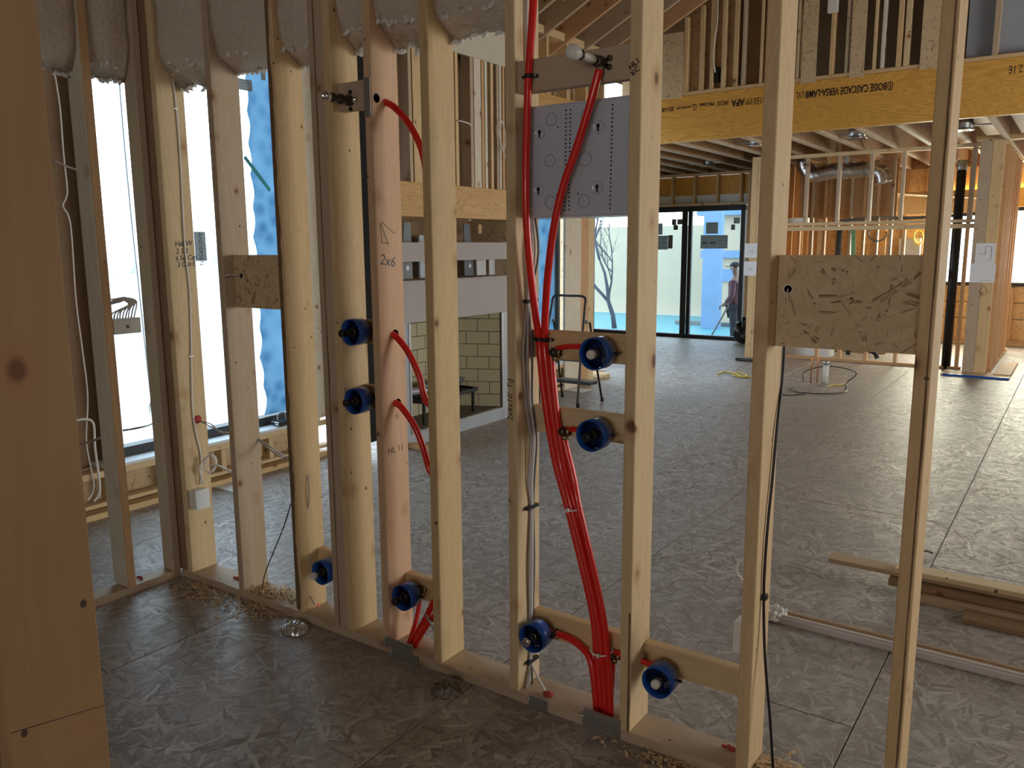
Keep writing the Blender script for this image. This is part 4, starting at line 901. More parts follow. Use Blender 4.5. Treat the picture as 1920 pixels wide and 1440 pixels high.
for k in (0, 1): cab('cable', 'thin dark cable across the bright window to the return wall stud, %s strand' % ('upper' if k else 'lower'), [at(231, 806 + 2 * (1 - k), 0, -3.60), at(255, 804 - 2 * k, 0, -3.75), at(280, 797, 0, -3.75), at(300, 786, 0, -3.62)], .003, GCABLE)
# ================================================================ FIREPLACE
XF = -4.37
fp = empty('fireplace', (XF, 5.48, 0), label='unfinished fireplace with cream firebricks and grey board surround', cat='fireplace')
# steel surround
boxes('steel_surround', [((XF - .03, 4.72, 0), (XF, 4.83, 1.01)), ((XF - .03, 6.12, 0), (XF, 6.24, 1.01)), ((XF - .02, 4.83, 0), (XF - .002, 6.12, .10))], GREYPAINT, fp)
boxes('surround_lip', [((XF - .03, 4.83, .10), (XF + .012, 6.12, .118)), ((XF - .002, 4.83, .118), (XF + .008, 4.85, 1.0)), ((XF - .002, 6.10, .118), (XF + .008, 6.12, 1.0))], STEEL, fp)
board('front_board', (XF - .02, 4.70, 1.005), (XF + .006, 6.26, 1.322), CEMENT, fp, bev=.002, label='large grey cement board above the firebox')
board('ledge_board', (XF - .03, 4.70, 1.322), (XF + .012, 6.26, 1.338), CEMENT, fp, bev=.001); board('front_board', (XF - .02, 4.70, 1.487), (XF + .004, 6.26, 1.638), CEMENT, fp, bev=.002, label='narrow grey cement board between the two openings')
board('header_beam', (XF - .09, 4.60, 1.838), (XF, 6.26, 2.105), LVL2, fp, label='tan laminated header over the fireplace')
board('firebox_floor', (-4.82, 4.85, .10), (XF - .01, 6.10, .114), MORTAR, fp, bev=0)
board('firebox_top', (-4.82, 4.80, 1.06), (XF - .02, 6.16, 1.08), DGREY, fp, bev=0)
# splayed firebox walls laid in bricks
def brick_wall(p, q, first):
    p, q = Vector(p), Vector(q); d = (q - p).normalized(); n = Vector((0, 0, 1)).cross(d); L_ = (q - p).length
    if n.x < 0: n = -n
    M0 = Matrix(((d.x, n.x, 0, 0), (d.y, n.y, 0, 0), (0, 0, 1, 0), (0, 0, 0, 1)))
    me = box_mesh(L_, .02, .95, MORTAR, 0)
    obj('firebox_wall', me, None, fp, Matrix.Translation((p + q) / 2 + Vector((0, 0, .115 + .475)) - n * .012) @ M0)
    bh, bl = .118, .215
    for r_ in range(8):
        z = .118 + r_ * bh; s0 = -(bl / 2 if (r_ + first) % 2 else 0); u = s0
        while u < L_ - .005:
            a, b_ = max(u, 0), min(u + bl, L_)
            if b_ - a > .02: obj('brick', box_mesh(round(b_ - a - .006, 3), .016, bh - .006, BRICK, .002), None, fp, Matrix.Translation(p + d * ((a + b_) / 2) + Vector((0, 0, z + bh / 2)) + n * .002) @ M0)
            u += bl
brick_wall((XF - .02, 6.11, 0), (-4.78, 5.92, 0), 0); brick_wall((-4.78, 5.92, 0), (-4.78, 5.02, 0), 1); brick_wall((-4.78, 5.02, 0), (XF - .02, 4.85, 0), 0)
# burner tray
gt = empty('fire_grate', (-4.58, 5.45, .115), label='black fire grate on legs with grey logs inside the firebox', cat='fire grate')
board('grate_tray', (-4.70, 5.08, .30), (-4.46, 5.85, .335), BLACK, gt)
for y in (5.12, 5.80):
    for x in (-4.68, -4.48): board('grate_leg', (x - .012, y - .012, .115), (x + .012, y + .012, .30), BLACK, gt)
for k in range(5): board('grate_bar', (-4.71, 5.12 + .16 * k, .335), (-4.45, 5.14 + .16 * k, .352), BLACK, gt)
for k, (a, b) in enumerate((((-4.66, 5.1, .375), (-4.52, 5.5, .38)), ((-4.5, 5.35, .375), (-4.64, 5.84, .39)), ((-4.6, 5.2, .415), (-4.55, 5.7, .42)))): tube('ceramic_log', [a, ((a[0] + b[0]) / 2 + .01, (a[1] + b[1]) / 2, a[2] + .01), b], [.028, .03, .033, .034, .032, .03, .029, .03, .03, .029, .028, .027, .026][:13], DGREY if k else GREYPAINT, gt, seg=8)
# metal ducting seen in the two openings
fb_ = empty('firebox_hood', (-4.6, 5.4, 1.34), label='dark sheet metal hood and straps seen through the openings above the firebox', cat='hood')
board('hood_back', (-4.84, 4.7, 1.10), (-4.82, 6.6, 1.84), DARKW, fb_, bev=0)
for lo_, hi_ in (((-4.74, 4.72, 1.34), (-4.72, 5.02, 1.72)), ((-4.66, 5.30, 1.34), (-4.64, 5.62, 1.70)), ((-4.70, 5.64, 1.34), (-4.69, 5.84, 1.48))): board('hood_plate', lo_, hi_, GREYPAINT, fb_, bev=.001)
for y0, y1, tl in ((5.02, 5.16, .02), (5.86, 6.0, -.03)):
    bm = bmesh.new(); vs = [bm.verts.new(v) for v in ((-4.6, y0, 1.34), (-4.6, y1, 1.34), (-4.6, y1 - .03 + tl, 1.80), (-4.6, y0 + .03 + tl, 1.80))]; bm.faces.new(vs)
    r_ = bmesh.ops.extrude_face_region(bm, geom=bm.faces[:]); bmesh.ops.translate(bm, vec=(-.01, 0, 0), verts=[v for v in r_['geom'] if isinstance(v, bmesh.types.BMVert)])
    s_ = obj('hood_strap', bm_mesh(bm), DGREY, fb_); lathe('strap_disc', [(.022, 0), (.022, .004), (.001, .005)], (-4.598, (y0 + y1) / 2, 1.43), (1, 0, 0), PAPER, s_, seg=18)
lathe('flue_pipe', [(.10, 0), (.10, .35)], (-4.68, 4.86, 1.62), (0, 0, 1), CHROME, fb_, seg=24)
board('white_sleeve', (-4.60, 6.02, 1.34), (-4.58, 6.16, 1.5), WHITEB, fb_); board('white_sleeve', (-4.56, 6.17, 1.34), (-4.55, 6.26, 1.5), WHITEB, fb_)
for y in (5.55, 6.05): board('hanger_block', (-4.6, y, 1.72), (-4.58, y + .05, 1.80), PINE, fb_)
# chase framing
ch = struct('wall_chase')
board('side_sheet', (-4.72, 4.31, 0), (XF, 4.33, 3.2), OSB, ch, bev=0)
board('dark_void_sheet', (XF - .03, 4.335, .12), (XF - .02, 4.70, 3.2), HOLE, ch, bev=0, label='black sheet standing for the dark void beside the fireplace'); board('corner_stud', (XF - .09, 4.335, 0), (XF, 4.37, 3.2), PINE, ch)  # sheet added to paint the shaded open void of the chase black
for pxa, pxb, m in ((768, 774, GREYW), (776, 796, PINE), (846, 853, PINE), (855, 861, PINE), (883, 889, GREYW), (890, 903, PLY), (904, 909, FIR), (910, 915, PLY), (921, 926, PINE), (932, 936, GREYW), (937, 941, PLY), (943, 947, FIR)):
    ya, yb_ = at(pxa, 250, 0, XF).y, at(pxb, 250, 0, XF).y
    board('chase_stud', (XF - .10, ya, 2.105), (XF - .001, yb_ - .003, 3.30), m, ch, bev=.001)
board('chase_back', (-4.88, 4.3, 1.84), (-4.86, 6.6, 3.4), DARKW, ch, bev=0)
board('beige_sheet', (XF - .02, 4.74, 3.165), (XF + .008, 6.26, 4.1), BEIGE, ch, bev=0); board('chase_end', (-4.88, 6.26, 0), (XF, 6.28, 4.0), OSB, ch, bev=0)
board('beige_sheet', (-4.86, 4.32, 3.2), (XF, 4.34, 4.1), BEIGE, ch, bev=0)
cab('cable', 'coiled white cable hanging high in the chase by the cable stud', [at(933, 230, 0, XF + .03), at(931, 245, 0, XF + .03), at(936, 268, 0, XF + .03), at(944, 282, 0, XF + .03), at(948, 262, 0, XF + .04), at(944, 235, 0, XF + .04), at(938, 226, 0, XF + .04), at(934, 238, 0, XF + .05), at(941, 275, 0, XF + .05), at(950, 300, 0, XF + .05)], .006)
cab('cable', 'short white cable tail poking out of the dark chase bay', [at(858, 226, 0, XF + .02), at(868, 228, 0, XF + .03), at(880, 232, 0, XF + .03), at(882, 236, 0, XF + .03)], .006)
for x in (): pass
wsm = at(780, 836, 2, .02); board('timber_offcut', (wsm.x - .05, wsm.y - .04, .0), (wsm.x + .3, wsm.y + .04, .038), PINE, None, label='pale timber offcut lying before the fireplace corner', cat='timber')

# ================================================================ FLOOR ITEMS
# foil seal
def blob_disc(c, r_, h_, mat, label, name, cat, seed, rough_=.5):
    bm = bmesh.new(); bmesh.ops.create_icosphere(bm, subdivisions=4, radius=1)
    for v in bm.verts:
        n_ = noise.noise(v.co * 2.2 + Vector((seed, 0, 0))); n2 = noise.noise(v.co * 6 + Vector((0, seed, 0)))
        k = 1 + rough_ * .5 * n_ + rough_ * .35 * n2
        v.co = Vector((v.co.x * r_ * k, v.co.y * r_ * .85 * k, max(0, v.co.z) * h_ * (1 + rough_ * 2.2 * n2)))
    return obj(name, bm_mesh(bm, True), mat, None, Matrix.Translation(c), label=label, cat=cat)
blob_disc((-2.615, 2.125, 0), .062, .032, FOIL, 'crumpled shiny foil disc on the floor in front of the partition', 'foil_disc', 'foil', 3, .38)
pc = blob_disc((-1.775, 2.115, 0), .055, .026, plain('dusty_lump', (.28, .235, .20), .9, bump=.5), 'dusty dark lump of plaster on the floor in front of the sole plate', 'plaster_lump', 'plaster', 9, .9)
# stack of boards at the far side of the doorway
def plank(x0, y0, z0, x1, w, t, m, label, rz=0.0):
    return board('floor_board', (x0, y0, z0), (x1, y0 + w, z0 + t), m, None, label=label, cat='timber', group='boards lying on the floor beyond the doorway')
TAN = wood('tan_board', [(.50, .35, .22), (.5, .35, .22)], grain=.3, knots=0)
plank(-.90, 3.965, .074, 1.6, .10, .022, TAN, 'smooth tan board whose end sticks out furthest from the pile on the floor')
plank(-.60, 3.945, .097, 1.9, .09, .024, PINE, 'pale grooved board on top of the pile on the floor')
plank(-.62, 3.93, .036, 1.8, .12, .036, DARKW, 'dark board in the middle of the floor pile')
plank(-.50, 3.89, .0, 2.0, .12, .034, TAN, 'brown board at the bottom front of the floor pile')
plank(-.30, 3.77, .0, 2.1, .10, .024, DARKW, 'dark thin board lying just in front of the floor pile')
def strip(y0, w, h_, m, label):
    g = empty('trim_strip', (0, y0, 0), label=label, cat='trim strip')
    board('strip_body', (-1.0, y0, 0), (2.0, y0 + w, h_), m, g, bev=.002); board('strip_rib', (-1.0, y0 + w * .35, h_), (2.0, y0 + w * .6, h_ + .006), m, g, bev=.001)
    return g
g = strip(3.335, .042, .028, plain('pink_white_strip', (.62, .56, .55), .4), 'long pinkish white plastic strip on the floor, the one nearer the partition')
g2 = strip(3.385, .045, .024, TAN, 'long tan strip lying against the pinkish white one')
blob_disc((-.985, 3.375, .012), .075, .03, WHITEP, 'crinkled clear wrapping at the end of the floor strips', 'plastic_wrap', 'wrapping', 14, .5)
c = at(1737, 1036, 2, 0.01); g = empty('cable_scrap', c, label='small frayed black scrap on the floor by a sheet joint', cat='scrap')
for k in range(6): tube('scrap_wire', [c + Vector((-.03 + .004 * k, .004 * k - .01, 0)), c + Vector((0, .01 * math.sin(k * 2), .008)), c + Vector((.03, .01 * math.cos(k * 3), .002))], .0025, BLACK, g, seg=5)
# wood shavings (nobody could count them)
def shavings(label, spots, n_, seed):
    rr = random.Random(seed); bm = bmesh.new()
    for _ in range(n_):
        cx, cy, sx_, sy_, z = rr.choice(spots)
        p = Vector((rr.gauss(cx, sx_), rr.gauss(cy, sy_), z + abs(rr.gauss(0, .004))))
        if z < .03 and p.y > F - .004: p.y = F - .006 - rr.random() * .03
        a = rr.uniform(0, 6.28); l_ = rr.uniform(.004, .014); w_ = rr.uniform(.002, .005)
        d = Vector((math.cos(a), math.sin(a), rr.uniform(-.1, .5))) * l_; e = Vector((-math.sin(a), math.cos(a), rr.uniform(-.3, .3))) * w_
        m_ = Vector((0, 0, l_ * rr.uniform(.1, .6)))
        vs = [bm.verts.new(v) for v in (p - d - e, p - d + e, p + e + m_, p - e + m_, p + d + e, p + d - e)]
        bm.faces.new((vs[0], vs[1], vs[2], vs[3])); bm.faces.new((vs[3], vs[2], vs[4], vs[5]))
    me = bpy.data.meshes.new('s'); bm.to_mesh(me); bm.free()
    return obj('wood_shavings', me, SHAV, None, label=label, cat='wood shavings', kind='stuff')
shavings('pale wood shavings heaped on the sole plate and floor by the pale stud', [(-2.95, 2.25, .05, .03, .04), (-2.9, 2.2, .08, .05, .002), (-3.15, 2.12, .10, .05, .002), (-2.86, 2.29, .06, .03, .04), (-3.3, 2.15, .08, .04, .002)], 700, 1)
shavings('pale wood shavings heaped at the foot of the split-faced stud', [(-.62, 2.27, .05, .04, .04), (-.60, 2.40, .06, .04, .002), (-.66, 2.16, .08, .03, .002), (-.9, 2.17, .12, .02, .002)], 700, 2)
for i_, (px, py) in enumerate(((344 * 1, 1062), (260, 1084), (438, 1082), (1360, 1400))):
    c = at((314, 262, 443, 1366)[i_], (1062, 1083, 1084, 1402)[i_], 2, .044); g = empty('wire_nut', c, label=('red foam crumbs on the sole plate next to the corner', 'red foam crumbs on the sole plate beside the whitish return wall stud', 'red foam crumbs on the sole plate in the bay with shavings', 'red foam crumbs on the sole plate before the split-faced stud')[i_], cat='foam')
    for k in range(3): blob = obj('foam_crumb', bm_mesh((lambda b: (bmesh.ops.create_icosphere(b, subdivisions=2, radius=.009), b)[1])(bmesh.new()), True), REDF, g, Matrix.Translation(c + Vector((.014 * k - .014, .006 * (k % 2), 0))) @ Matrix.Diagonal((1, .7, .6 + .2 * k, 1)))
# things under the window: sill tool, coil and sheets on the floor
c = at(522, 797, 2, .32); g = empty('pocket_tool', c, label='small dark and silver tool lying on the white window sill', cat='tool')
board('tool_body', c + Vector((-.05, -.03, 0)), c + Vector((.05, .05, .03)), BLACK, g, bev=.006); board('tool_face', c + Vector((.0, -.035, .005)), c + Vector((.045, -.029, .03)), CHROME, g, bev=.002)
tube('tool_strap', [c + Vector((0, 0, .03)), c + Vector((-.02, .02, .07)), c + Vector((.0, .06, .08)), c + Vector((.03, .05, .03))], .006, DGREY, g)
a_ = at(440, 912, 2, 0); board('paper_sheet', (a_.x - .15, a_.y - .10, .001), (a_.x + .12, a_.y + .08, .007), WHITEB, None, bev=0, label='white card lying on the floor under the window by the corner outlet box', cat='sheet')
a_ = at(1070, 730, 2, 0); board('paper_sheet', (a_.x - .28, a_.y - .12, .001), (a_.x + .22, a_.y + .10, .007), WHITEB, None, bev=0, label='white sheet on the floor behind the step ladder', cat='sheet')
a_ = at(1115, 708, 2, 0.0)
for k in range(2): board('timber_offcut', (a_.x - .35, a_.y - .15 + .14 * k, .0), (a_.x + .15, a_.y - .02 + .14 * k, .038 + .012 * k), (GREYW, PINE)[k], None, label=('short pale plank past the step ladder, the lower of two', 'short pale plank past the step ladder, the higher of two')[k], cat='timber')
# tools spread on the sill behind the ladder
for k, (dy, m) in enumerate(((0, BLUE), (.14, PAPER), (.30, CHROME), (.44, BLACK))):
    y = 7.25 + dy; g = empty('hand_tool', (-4.85, y, .312), label=('blue tool case on the sill behind the step ladder', 'white carton on the sill behind the step ladder', 'silver tool on the sill behind the step ladder', 'black tool on the sill behind the step ladder')[k], cat='tool')
    board('tool_case', (-4.90, y, .313), (-4.79, y + .09, .36), m, g, bev=.004); board('tool_latch', (-4.79, y + .03, .33), (-4.785, y + .05, .345), STEEL, g, bev=0)

# ---- step ladder
ld = empty('step_ladder', (-4.28, 7.15, 0), label='black folding step ladder with two treads standing before the blue window', cat='ladder')
def lt(name, pts, r_=.012, m=BLACK, curve=False): return tube(name, pts, r_, m, ld, seg=10, curve=curve)
ft = [(-4.53, 6.93), (-4.06, 6.95)]; rt = [(-4.50, 7.40), (-4.02, 7.41)]
lt('handle', [(-4.535, 6.98, .0), (-4.51, 7.06, .55), (-4.49, 7.16, .98), (-4.485, 7.18, 1.07), (-4.45, 7.19, 1.10), (-4.30, 7.19, 1.10), (-4.15, 7.19, 1.10), (-4.10, 7.18, 1.07), (-4.095, 7.16, .98), (-4.075, 7.06, .55), (-4.06, 6.96, 0)], .012, BLACK, True)
for s_, (x, y) in zip((0, 1), rt): lt('rear_rail', [(x, y, 0), (x + (.015 if s_ == 0 else -.04), 7.20, .84)], .011)
for x, y in ft + rt: lathe('foot', [(.018, 0), (.016, .03), (.013, .045)], (x, y + (.03 if y < 7 else 0), 0), (0, 0, 1), BLACK, ld, seg=12)
board('tread', (-4.49, 7.16, .43), (-4.08, 7.30, .46), BLACK, ld, bev=.004); board('tread', (-4.50, 7.20, .19), (-4.05, 7.36, .22), BLACK, ld, bev=.004)
for z, ya, yb_ in ((.461, 7.17, 7.29), (.221, 7.21, 7.35)): board('tread_grip', (-4.48, ya, z), (-4.09, yb_, z + .003), DGREY, ld, bev=0)
for x in (-4.51, -4.07): lt('brace', [(x, 7.10, .45), (x, 7.30, .45)], .007); 
lathe('hinge', [(.001, -.01), (.018, -.01), (.018, .01), (.001, .01)], (-4.485, 7.19, .84), (1, 0, 0), DGREY, ld, seg=12); lathe('hinge', [(.001, -.01), (.018, -.01), (.018, .01), (.001, .01)], (-4.09, 7.19, .84), (1, 0, 0), DGREY, ld, seg=12)

# ---- pipes and cable loop on the floor in front of the kitchen
c = at(1547, 719, 2, 0); g = empty('pvc_pipe', c, label='short white plastic pipe with grey cap standing up from the floor', cat='pipe')
lathe('pipe_body', [(.032, 0), (.032, .22)], c, (0, 0, 1), WHITEP, g, seg=18); lathe('pipe_cap', [(.034, .22), (.034, .255), (.028, .262), (.001, .262)], c, (0, 0, 1), STEEL, g, seg=18)
for k, px in enumerate((1520, 1532)):
    c2 = at(px, 718, 2, 0); lathe('copper_pipe', [(.007, 0), (.007, .30), (.005, .305), (.001, .305)], c2, (0, 0, 1), COPPER, None, seg=10, label=('copper pipe standing up from the floor, further from the white pipe', 'copper pipe standing up from the floor, next to the white pipe')[k], cat='pipe')
cab('cable', 'black cable looping over the floor around the white standing pipe', [at(1507, 715, 2, .01), Vector((c2.x - .15, c2.y + .0, .12)), Vector((c2.x + .1, c2.y + .05, .20)), Vector((c2.x + .42, c2.y + .0, .16)), at(1588, 718, 2, .02), at(1585, 735, 2, .01), at(1540, 738, 2, .01), at(1495, 735, 2, .01), at(1479, 727, 2, .01), at(1490, 723, 2, .01)], .006, BLACK)
cab('cable', 'yellow cable scrap beside the white standing pipe', [at(1552, 725, 2, .01), at(1562, 721, 2, .02), at(1572, 722, 2, .01), at(1580, 720, 2, .01)], .008, YCABLE)
cab('cable', 'yellow rope scrap with a black tail in the middle of the floor', [at(1345, 701, 2, .01), at(1360, 697, 2, .01), at(1378, 700, 2, .02), at(1390, 706, 2, .02), at(1400, 703, 2, .02), at(1382, 698, 2, .02), at(1376, 704, 2, .01), at(1408, 707, 2, .01)], .009, YCABLE)
cab('cable', 'thin black cord lying across the floor before the white standing pipe', [at(1440, 734, 2, .005), at(1470, 741, 2, .005), at(1510, 739, 2, .005)], .005, BLACK)
# rubbish bag by the sliding door
bgx = at(1390, 636, 2, 0)
bm = bmesh.new(); bmesh.ops.create_icosphere(bm, subdivisions=4, radius=1)
for v in bm.verts:
    k = 1 + .30 * noise.noise(v.co * 1.8) + .14 * noise.noise(v.co * 5); t_ = (v.co.z + 1) / 2; v.co = Vector((v.co.x * .17 * k * (1.15 - .75 * t_), v.co.y * .17 * k * (1.15 - .75 * t_), t_ * .42 * k))
obj('rubbish_bag', bm_mesh(bm, True), plain('bag_plastic', (.008, .008, .01), .25), None, Matrix.Translation((-4.52, 13.15, 0)), label='black rubbish bag by the corner of the sliding door', cat='bag')

# ---- papers stapled to posts
def note(lo, hi, label, marks=()):
    g = board('paper_notice', lo, hi, PAPER, None, bev=0, label=label, cat='paper'); lo, hi = Vector(lo), Vector(hi)
    for (u0, v0, u1, v1) in marks:
        a = Vector((lo.x + (hi.x - lo.x) * u0, lo.y - .0015, lo.z + (hi.z - lo.z) * v0)); b = Vector((lo.x + (hi.x - lo.x) * u1, lo.y - .0015, lo.z + (hi.z - lo.z) * v1)); tube('drawn_line', [a, b], .0022, DGREY, g, seg=4, curve=False)
    return g
yp = YK - .1505
note((-1.11, yp - .004, 1.345), (-.90, yp - .001, 1.60), 'white paper with a drawn outline pinned on the thick post, the higher one', ((.15, .5, .5, .5), (.5, .5, .5, .85), (.5, .85, .8, .85), (.8, .85, .8, .25), (.8, .25, .6, .2)))
note((-1.15, yp - .008, 1.13), (-.88, yp - .005, 1.36), 'white paper pinned on the thick post, the lower one', ((.4, .12, .9, .12),))
for k, (a, b, lab) in enumerate(((1.42, 1.62, 'white paper on the end post beside the sliding door, the higher one'), (1.17, 1.37, 'white paper on the end post beside the sliding door, the lower one'))):
    note((-3.99, YK - .085, a), (-3.80, YK - .082, b), lab, ((.3, .5, .7, .5), (.3, .4, .7, .4)))
tube('pen_arrow', [(-1.04, yp, 1.0), (-.99, yp, 1.1), (-.94, yp, 1.0)], .003, INK, None, curve=False, seg=4, label='pen arrow drawn on the thick post under the papers', cat='mark')

# ---- kitchen services
du = empty('foil_duct', (-2.9, 12.0, 2.5), label='silver foil duct hanging behind the framed soffit', cat='duct')
tube('duct_run', [at(1512, 297, 1, 12.0), at(1508, 310, 1, 12.0), at(1525, 328, 1, 12.0), at(1560, 322, 1, 12.0), at(1600, 320, 1, 12.0), at(1625, 318, 1, 12.0), at(1650, 322, 1, 12.0), at(1657, 343, 1, 12.0)], [.07] * 3 + [.10 + .006 * (k % 2) for k in range(40)], plain('duct_skin', (.55, .53, .52), .22, .95, .9, 18, var=.2), du, seg=16, n=6)
board('duct_strap', at(1585, 285, 1, 11.96), at(1590, 335, 1, 12.0), STEEL, du, bev=0)
vp_ = at(1775, 668, 2, 0.0)
bp_ = empty('vent_stack', (-1.36, 11.75, 0), label='thick black plastic drain pipe rising behind the soffit', cat='pipe')
lathe('stack_pipe', [(.055, 0), (.055, 2.55)], (-1.37, 11.80, 0), (0, 0, 1), BLACK, bp_, seg=18); lathe('stack_coupling', [(.058, 2.5), (.062, 2.52), (.062, 2.62), (.001, 2.62)], (-1.37, 11.80, 0), (0, 0, 1), STEEL, bp_, seg=18)
dp = empty('drain_pipe', (-2.3, 12.1, 0), label='black drain pipe bend low under the kitchen framing', cat='pipe')
tube('drain_run', [at(1590, 665, 1, 12.2), at(1592, 655, 1, 12.2), at(1605, 653, 1, 12.2), at(1628, 657, 1, 12.2), at(1640, 662, 1, 12.2), at(1645, 672, 1, 12.2)], .03, BLACK, dp, seg=10)
cab('water_hose', 'green hose hanging inside the kitchen wall', [at(1600, 425, 1, 12.6), at(1600, 470, 1, 12.6), at(1597, 520, 1, 12.6)], .035, GREENC, 'hose'); cab('water_hose', 'black hose hanging inside the kitchen wall', [at(1575, 430, 1, 12.5), at(1572, 470, 1, 12.5), at(1570, 520, 1, 12.5)], .04, BLACK, 'hose')
cab('cable', 'yellow cable coil hanging on the kitchen back wall', [at(1722 + 9 * math.cos(a), 445 + 13 * math.sin(a), 1, 14.85 - .004 * a) for a in [k * .7 for k in range(19)]], .012, YCABLE)
cab('cable', 'dark cable coil hanging in the kitchen framing', [at(1645 + 17 * math.cos(a), 438 + 14 * math.sin(a), 1, 12.4) for a in [k * .5 - .3 for k in range(10)]], .010, DGREY)
for k in range(3): cab('cable', ('upper dark cable draped along the soffit', 'middle dark cable draped along the soffit', 'lower dark cable draped along the soffit')[k], [at(1560 + 10 * k, 414 + k, 1, 12.0), at(1600, 410 + k * 2, 1, 12.0), at(1650, 406 + 3 * k, 1, 12.0), at(1700, 407 + 2 * k, 1, 12.0), at(1760, 404 + 2 * k, 1, 12.0), at(1840, 398 + 2 * k, 1, 12.0)], .008, DGREY)
p = at(1765, 515, 1, 11.74); board('outlet_box', (p.x - .04, 11.69, p.z - .06), (p.x + .05, 11.74, p.z + .06), BLACK, None, label='black outlet box with stray wires near the black drain pipe', cat='electrical box')
p = at(1705, 470, 1, 14.9); board('electrical_panel', (p.x - .16, 14.88, p.z - .35), (p.x + .16, 14.98, p.z + .2), GREYM, None, label='grey electrical panel on the kitchen back wall', cat='electrical box')
p = at(1498, 402, 1, 11.95); board('white_box', (p.x - .18, 11.9, 1.90), (p.x + .14, 12.0, 1.97), WHITEP, None, label='small white box lying on the soffit plate', cat='box')
p = at(1500, 655, 2, 0); board('white_box', (-3.6, 12.1, .0), (-2.9, 12.4, .12), WHITEB, None, label='long white box on the floor behind the kitchen framing', cat='box')
def can(px, py, label, z=2.80):
    c = at(px, py, 2, z); g = empty('ceiling_can', c, label=label, cat='light fitting')
    lathe('can_shell', [(.09, 0), (.09, .10), (.06, .14), (.001, .14)], c, (0, 0, 1), STEEL, g, seg=20); lathe('can_rim', [(.09, 0), (.115, -.004), (.115, -.012), (.085, -.008)], c, (0, 0, 1), CHROME, g, seg=20)
    board('can_hanger', c + Vector((-.28, -.008, .03)), c + Vector((.28, .008, .045)), STEEL, g, bev=0)
can(1327, 311, 'silver recessed lamp housing in the joists near the sliding door'); can(1420, 272, 'silver recessed lamp housing in the joists by the split-faced stud top'); can(1606, 258, 'silver recessed lamp housing in the joists above the foil duct'); can(1806, 243, 'silver recessed lamp housing in the joists above the black drain pipe')
p = at(1342, 142, 1, YB + .08); board('outlet_box', (p.x - .06, YB + .02, p.z - .08), (p.x + .06, YB + .09, p.z + .08), BLACK, None, label='black outlet box low in the loft wall framing', cat='electrical box')
cab('cable', 'white cable hanging in the loft wall framing above the black box', [at(1346, -10, 1, YB - .01), at(1345, 40, 1, YB - .01), at(1340, 80, 1, YB - .02), at(1338, 110, 1, YB - .02), at(1341, 136, 1, YB + .0)], .008)
p = at(1564, 12, 1, YB + .05); board('outlet_box', (p.x - .05, YB - .01, p.z - .07), (p.x + .05, YB + .04, p.z + .07), WHITEP, None, label='white outlet box high in the loft wall framing', cat='electrical box')
cab('cable', 'black cable end on the floor against the end post', [at(1380, 673, 2, .02), at(1400, 675, 2, .02), at(1412, 676, 2, .02)], .02, BLACK)

# ================================================================ GLASS: film, stickers; OUTSIDE
def film(name, x, y0, y1, z0, z1, label, wavy=True):
    bm = bmesh.new(); n_ = 90; L_, R_ = [], []
    for k in range(n_ + 1):
        z = z0 + (z1 - z0) * k / n_; o = (.022 * abs(math.sin(k * .42)) + .02 * noise.noise(Vector((k * .1, 0, 0)))) if wavy else 0
        L_.append(bm.verts.new((x, y0 + o, z))); R_.append(bm.verts.new((x, y1, z)))
    for k in range(n_): bm.faces.new((L_[k], R_[k], R_[k + 1], L_[k + 1]))
    o = obj(name, bm_mesh(bm), FILM, None, label=label, cat='protective film')
    m = o.modifiers.new('t', 'SOLIDIFY'); m.thickness = .0006
    return o
film('protective_film', -4.90 + .012, 3.80, 4.12, .38, 2.98, 'blue protective film with a scalloped edge on the big window')
film('protective_film', -4.90 + .012, 6.70, 7.85, .38, 2.75, 'plain blue protective film on the window behind the step ladder', False)
def sticker(px0, py0, px1, py1, ax, v, label, mat=LABELG, rows=3, cols=1, grp=None):
    a, b = at(px0, py0, ax, v), at(px1, py1, ax, v)
    lo, hi = Vector(map(min, a, b)), Vector(map(max, a, b)); lo[ax] = v - .001; hi[ax] = v + .001
    g = board('glass_label', lo, hi, mat, None, bev=0, label=label, cat='label', group=grp)
    h_ = 1 - ax; n_ = rows
    bl = []
    for c_ in range(cols):
        for k in range(n_):
            u0, u1 = (c_ + .12) / cols, (c_ + .85 - .2 * (k % 2)) / cols
            l2, h2 = lo.copy(), hi.copy(); l2[h_] = lo[h_] + (hi[h_] - lo[h_]) * u0; h2[h_] = lo[h_] + (hi[h_] - lo[h_]) * u1
            l2.z = lo.z + (hi.z - lo.z) * (k + .35) / n_; h2.z = lo.z + (hi.z - lo.z) * (k + .5) / n_
            sgn = 1 if ax == 0 else -1; l2[ax] = v + sgn * .0012; h2[ax] = v + sgn * .0016; bl.append((l2, h2))
    boxes('printed_rows', bl, DGREY, g, kind='stuff')
    return g
gx = -4.885
stk = sticker(363, 434, 388, 489, 0, gx, 'grey window label with mirrored vertical lettering on the big window', LABELG, 0)
text('ANDERSEN', at(371, 436, 0, gx + .0025), .042, basis((0, 0, -1), (0, -1, 0)) @ Matrix.Diagonal((1, -1, 1, 1)), INK, stk, 'printed_lettering', space=1.05)
text('WINDOWS & DOORS', at(384, 437, 0, gx + .0025), .014, basis((0, 0, -1), (0, -1, 0)) @ Matrix.Diagonal((1, -1, 1, 1)), INK, stk, 'printed_lettering', space=1.5)
sticker(446, 146, 473, 172, 0, gx, 'small printed label high on the big window beside the film edge', LABELG, 4); sticker(489, 132, 498, 151, 0, gx + .01, 'small label high on the blue film near the bark-edged stud', LABELG, 3); sticker(484, 110, 497, 124, 0, gx + .01, 'uppermost small label on the blue film', LABELG, 2)
gy = YD + .055
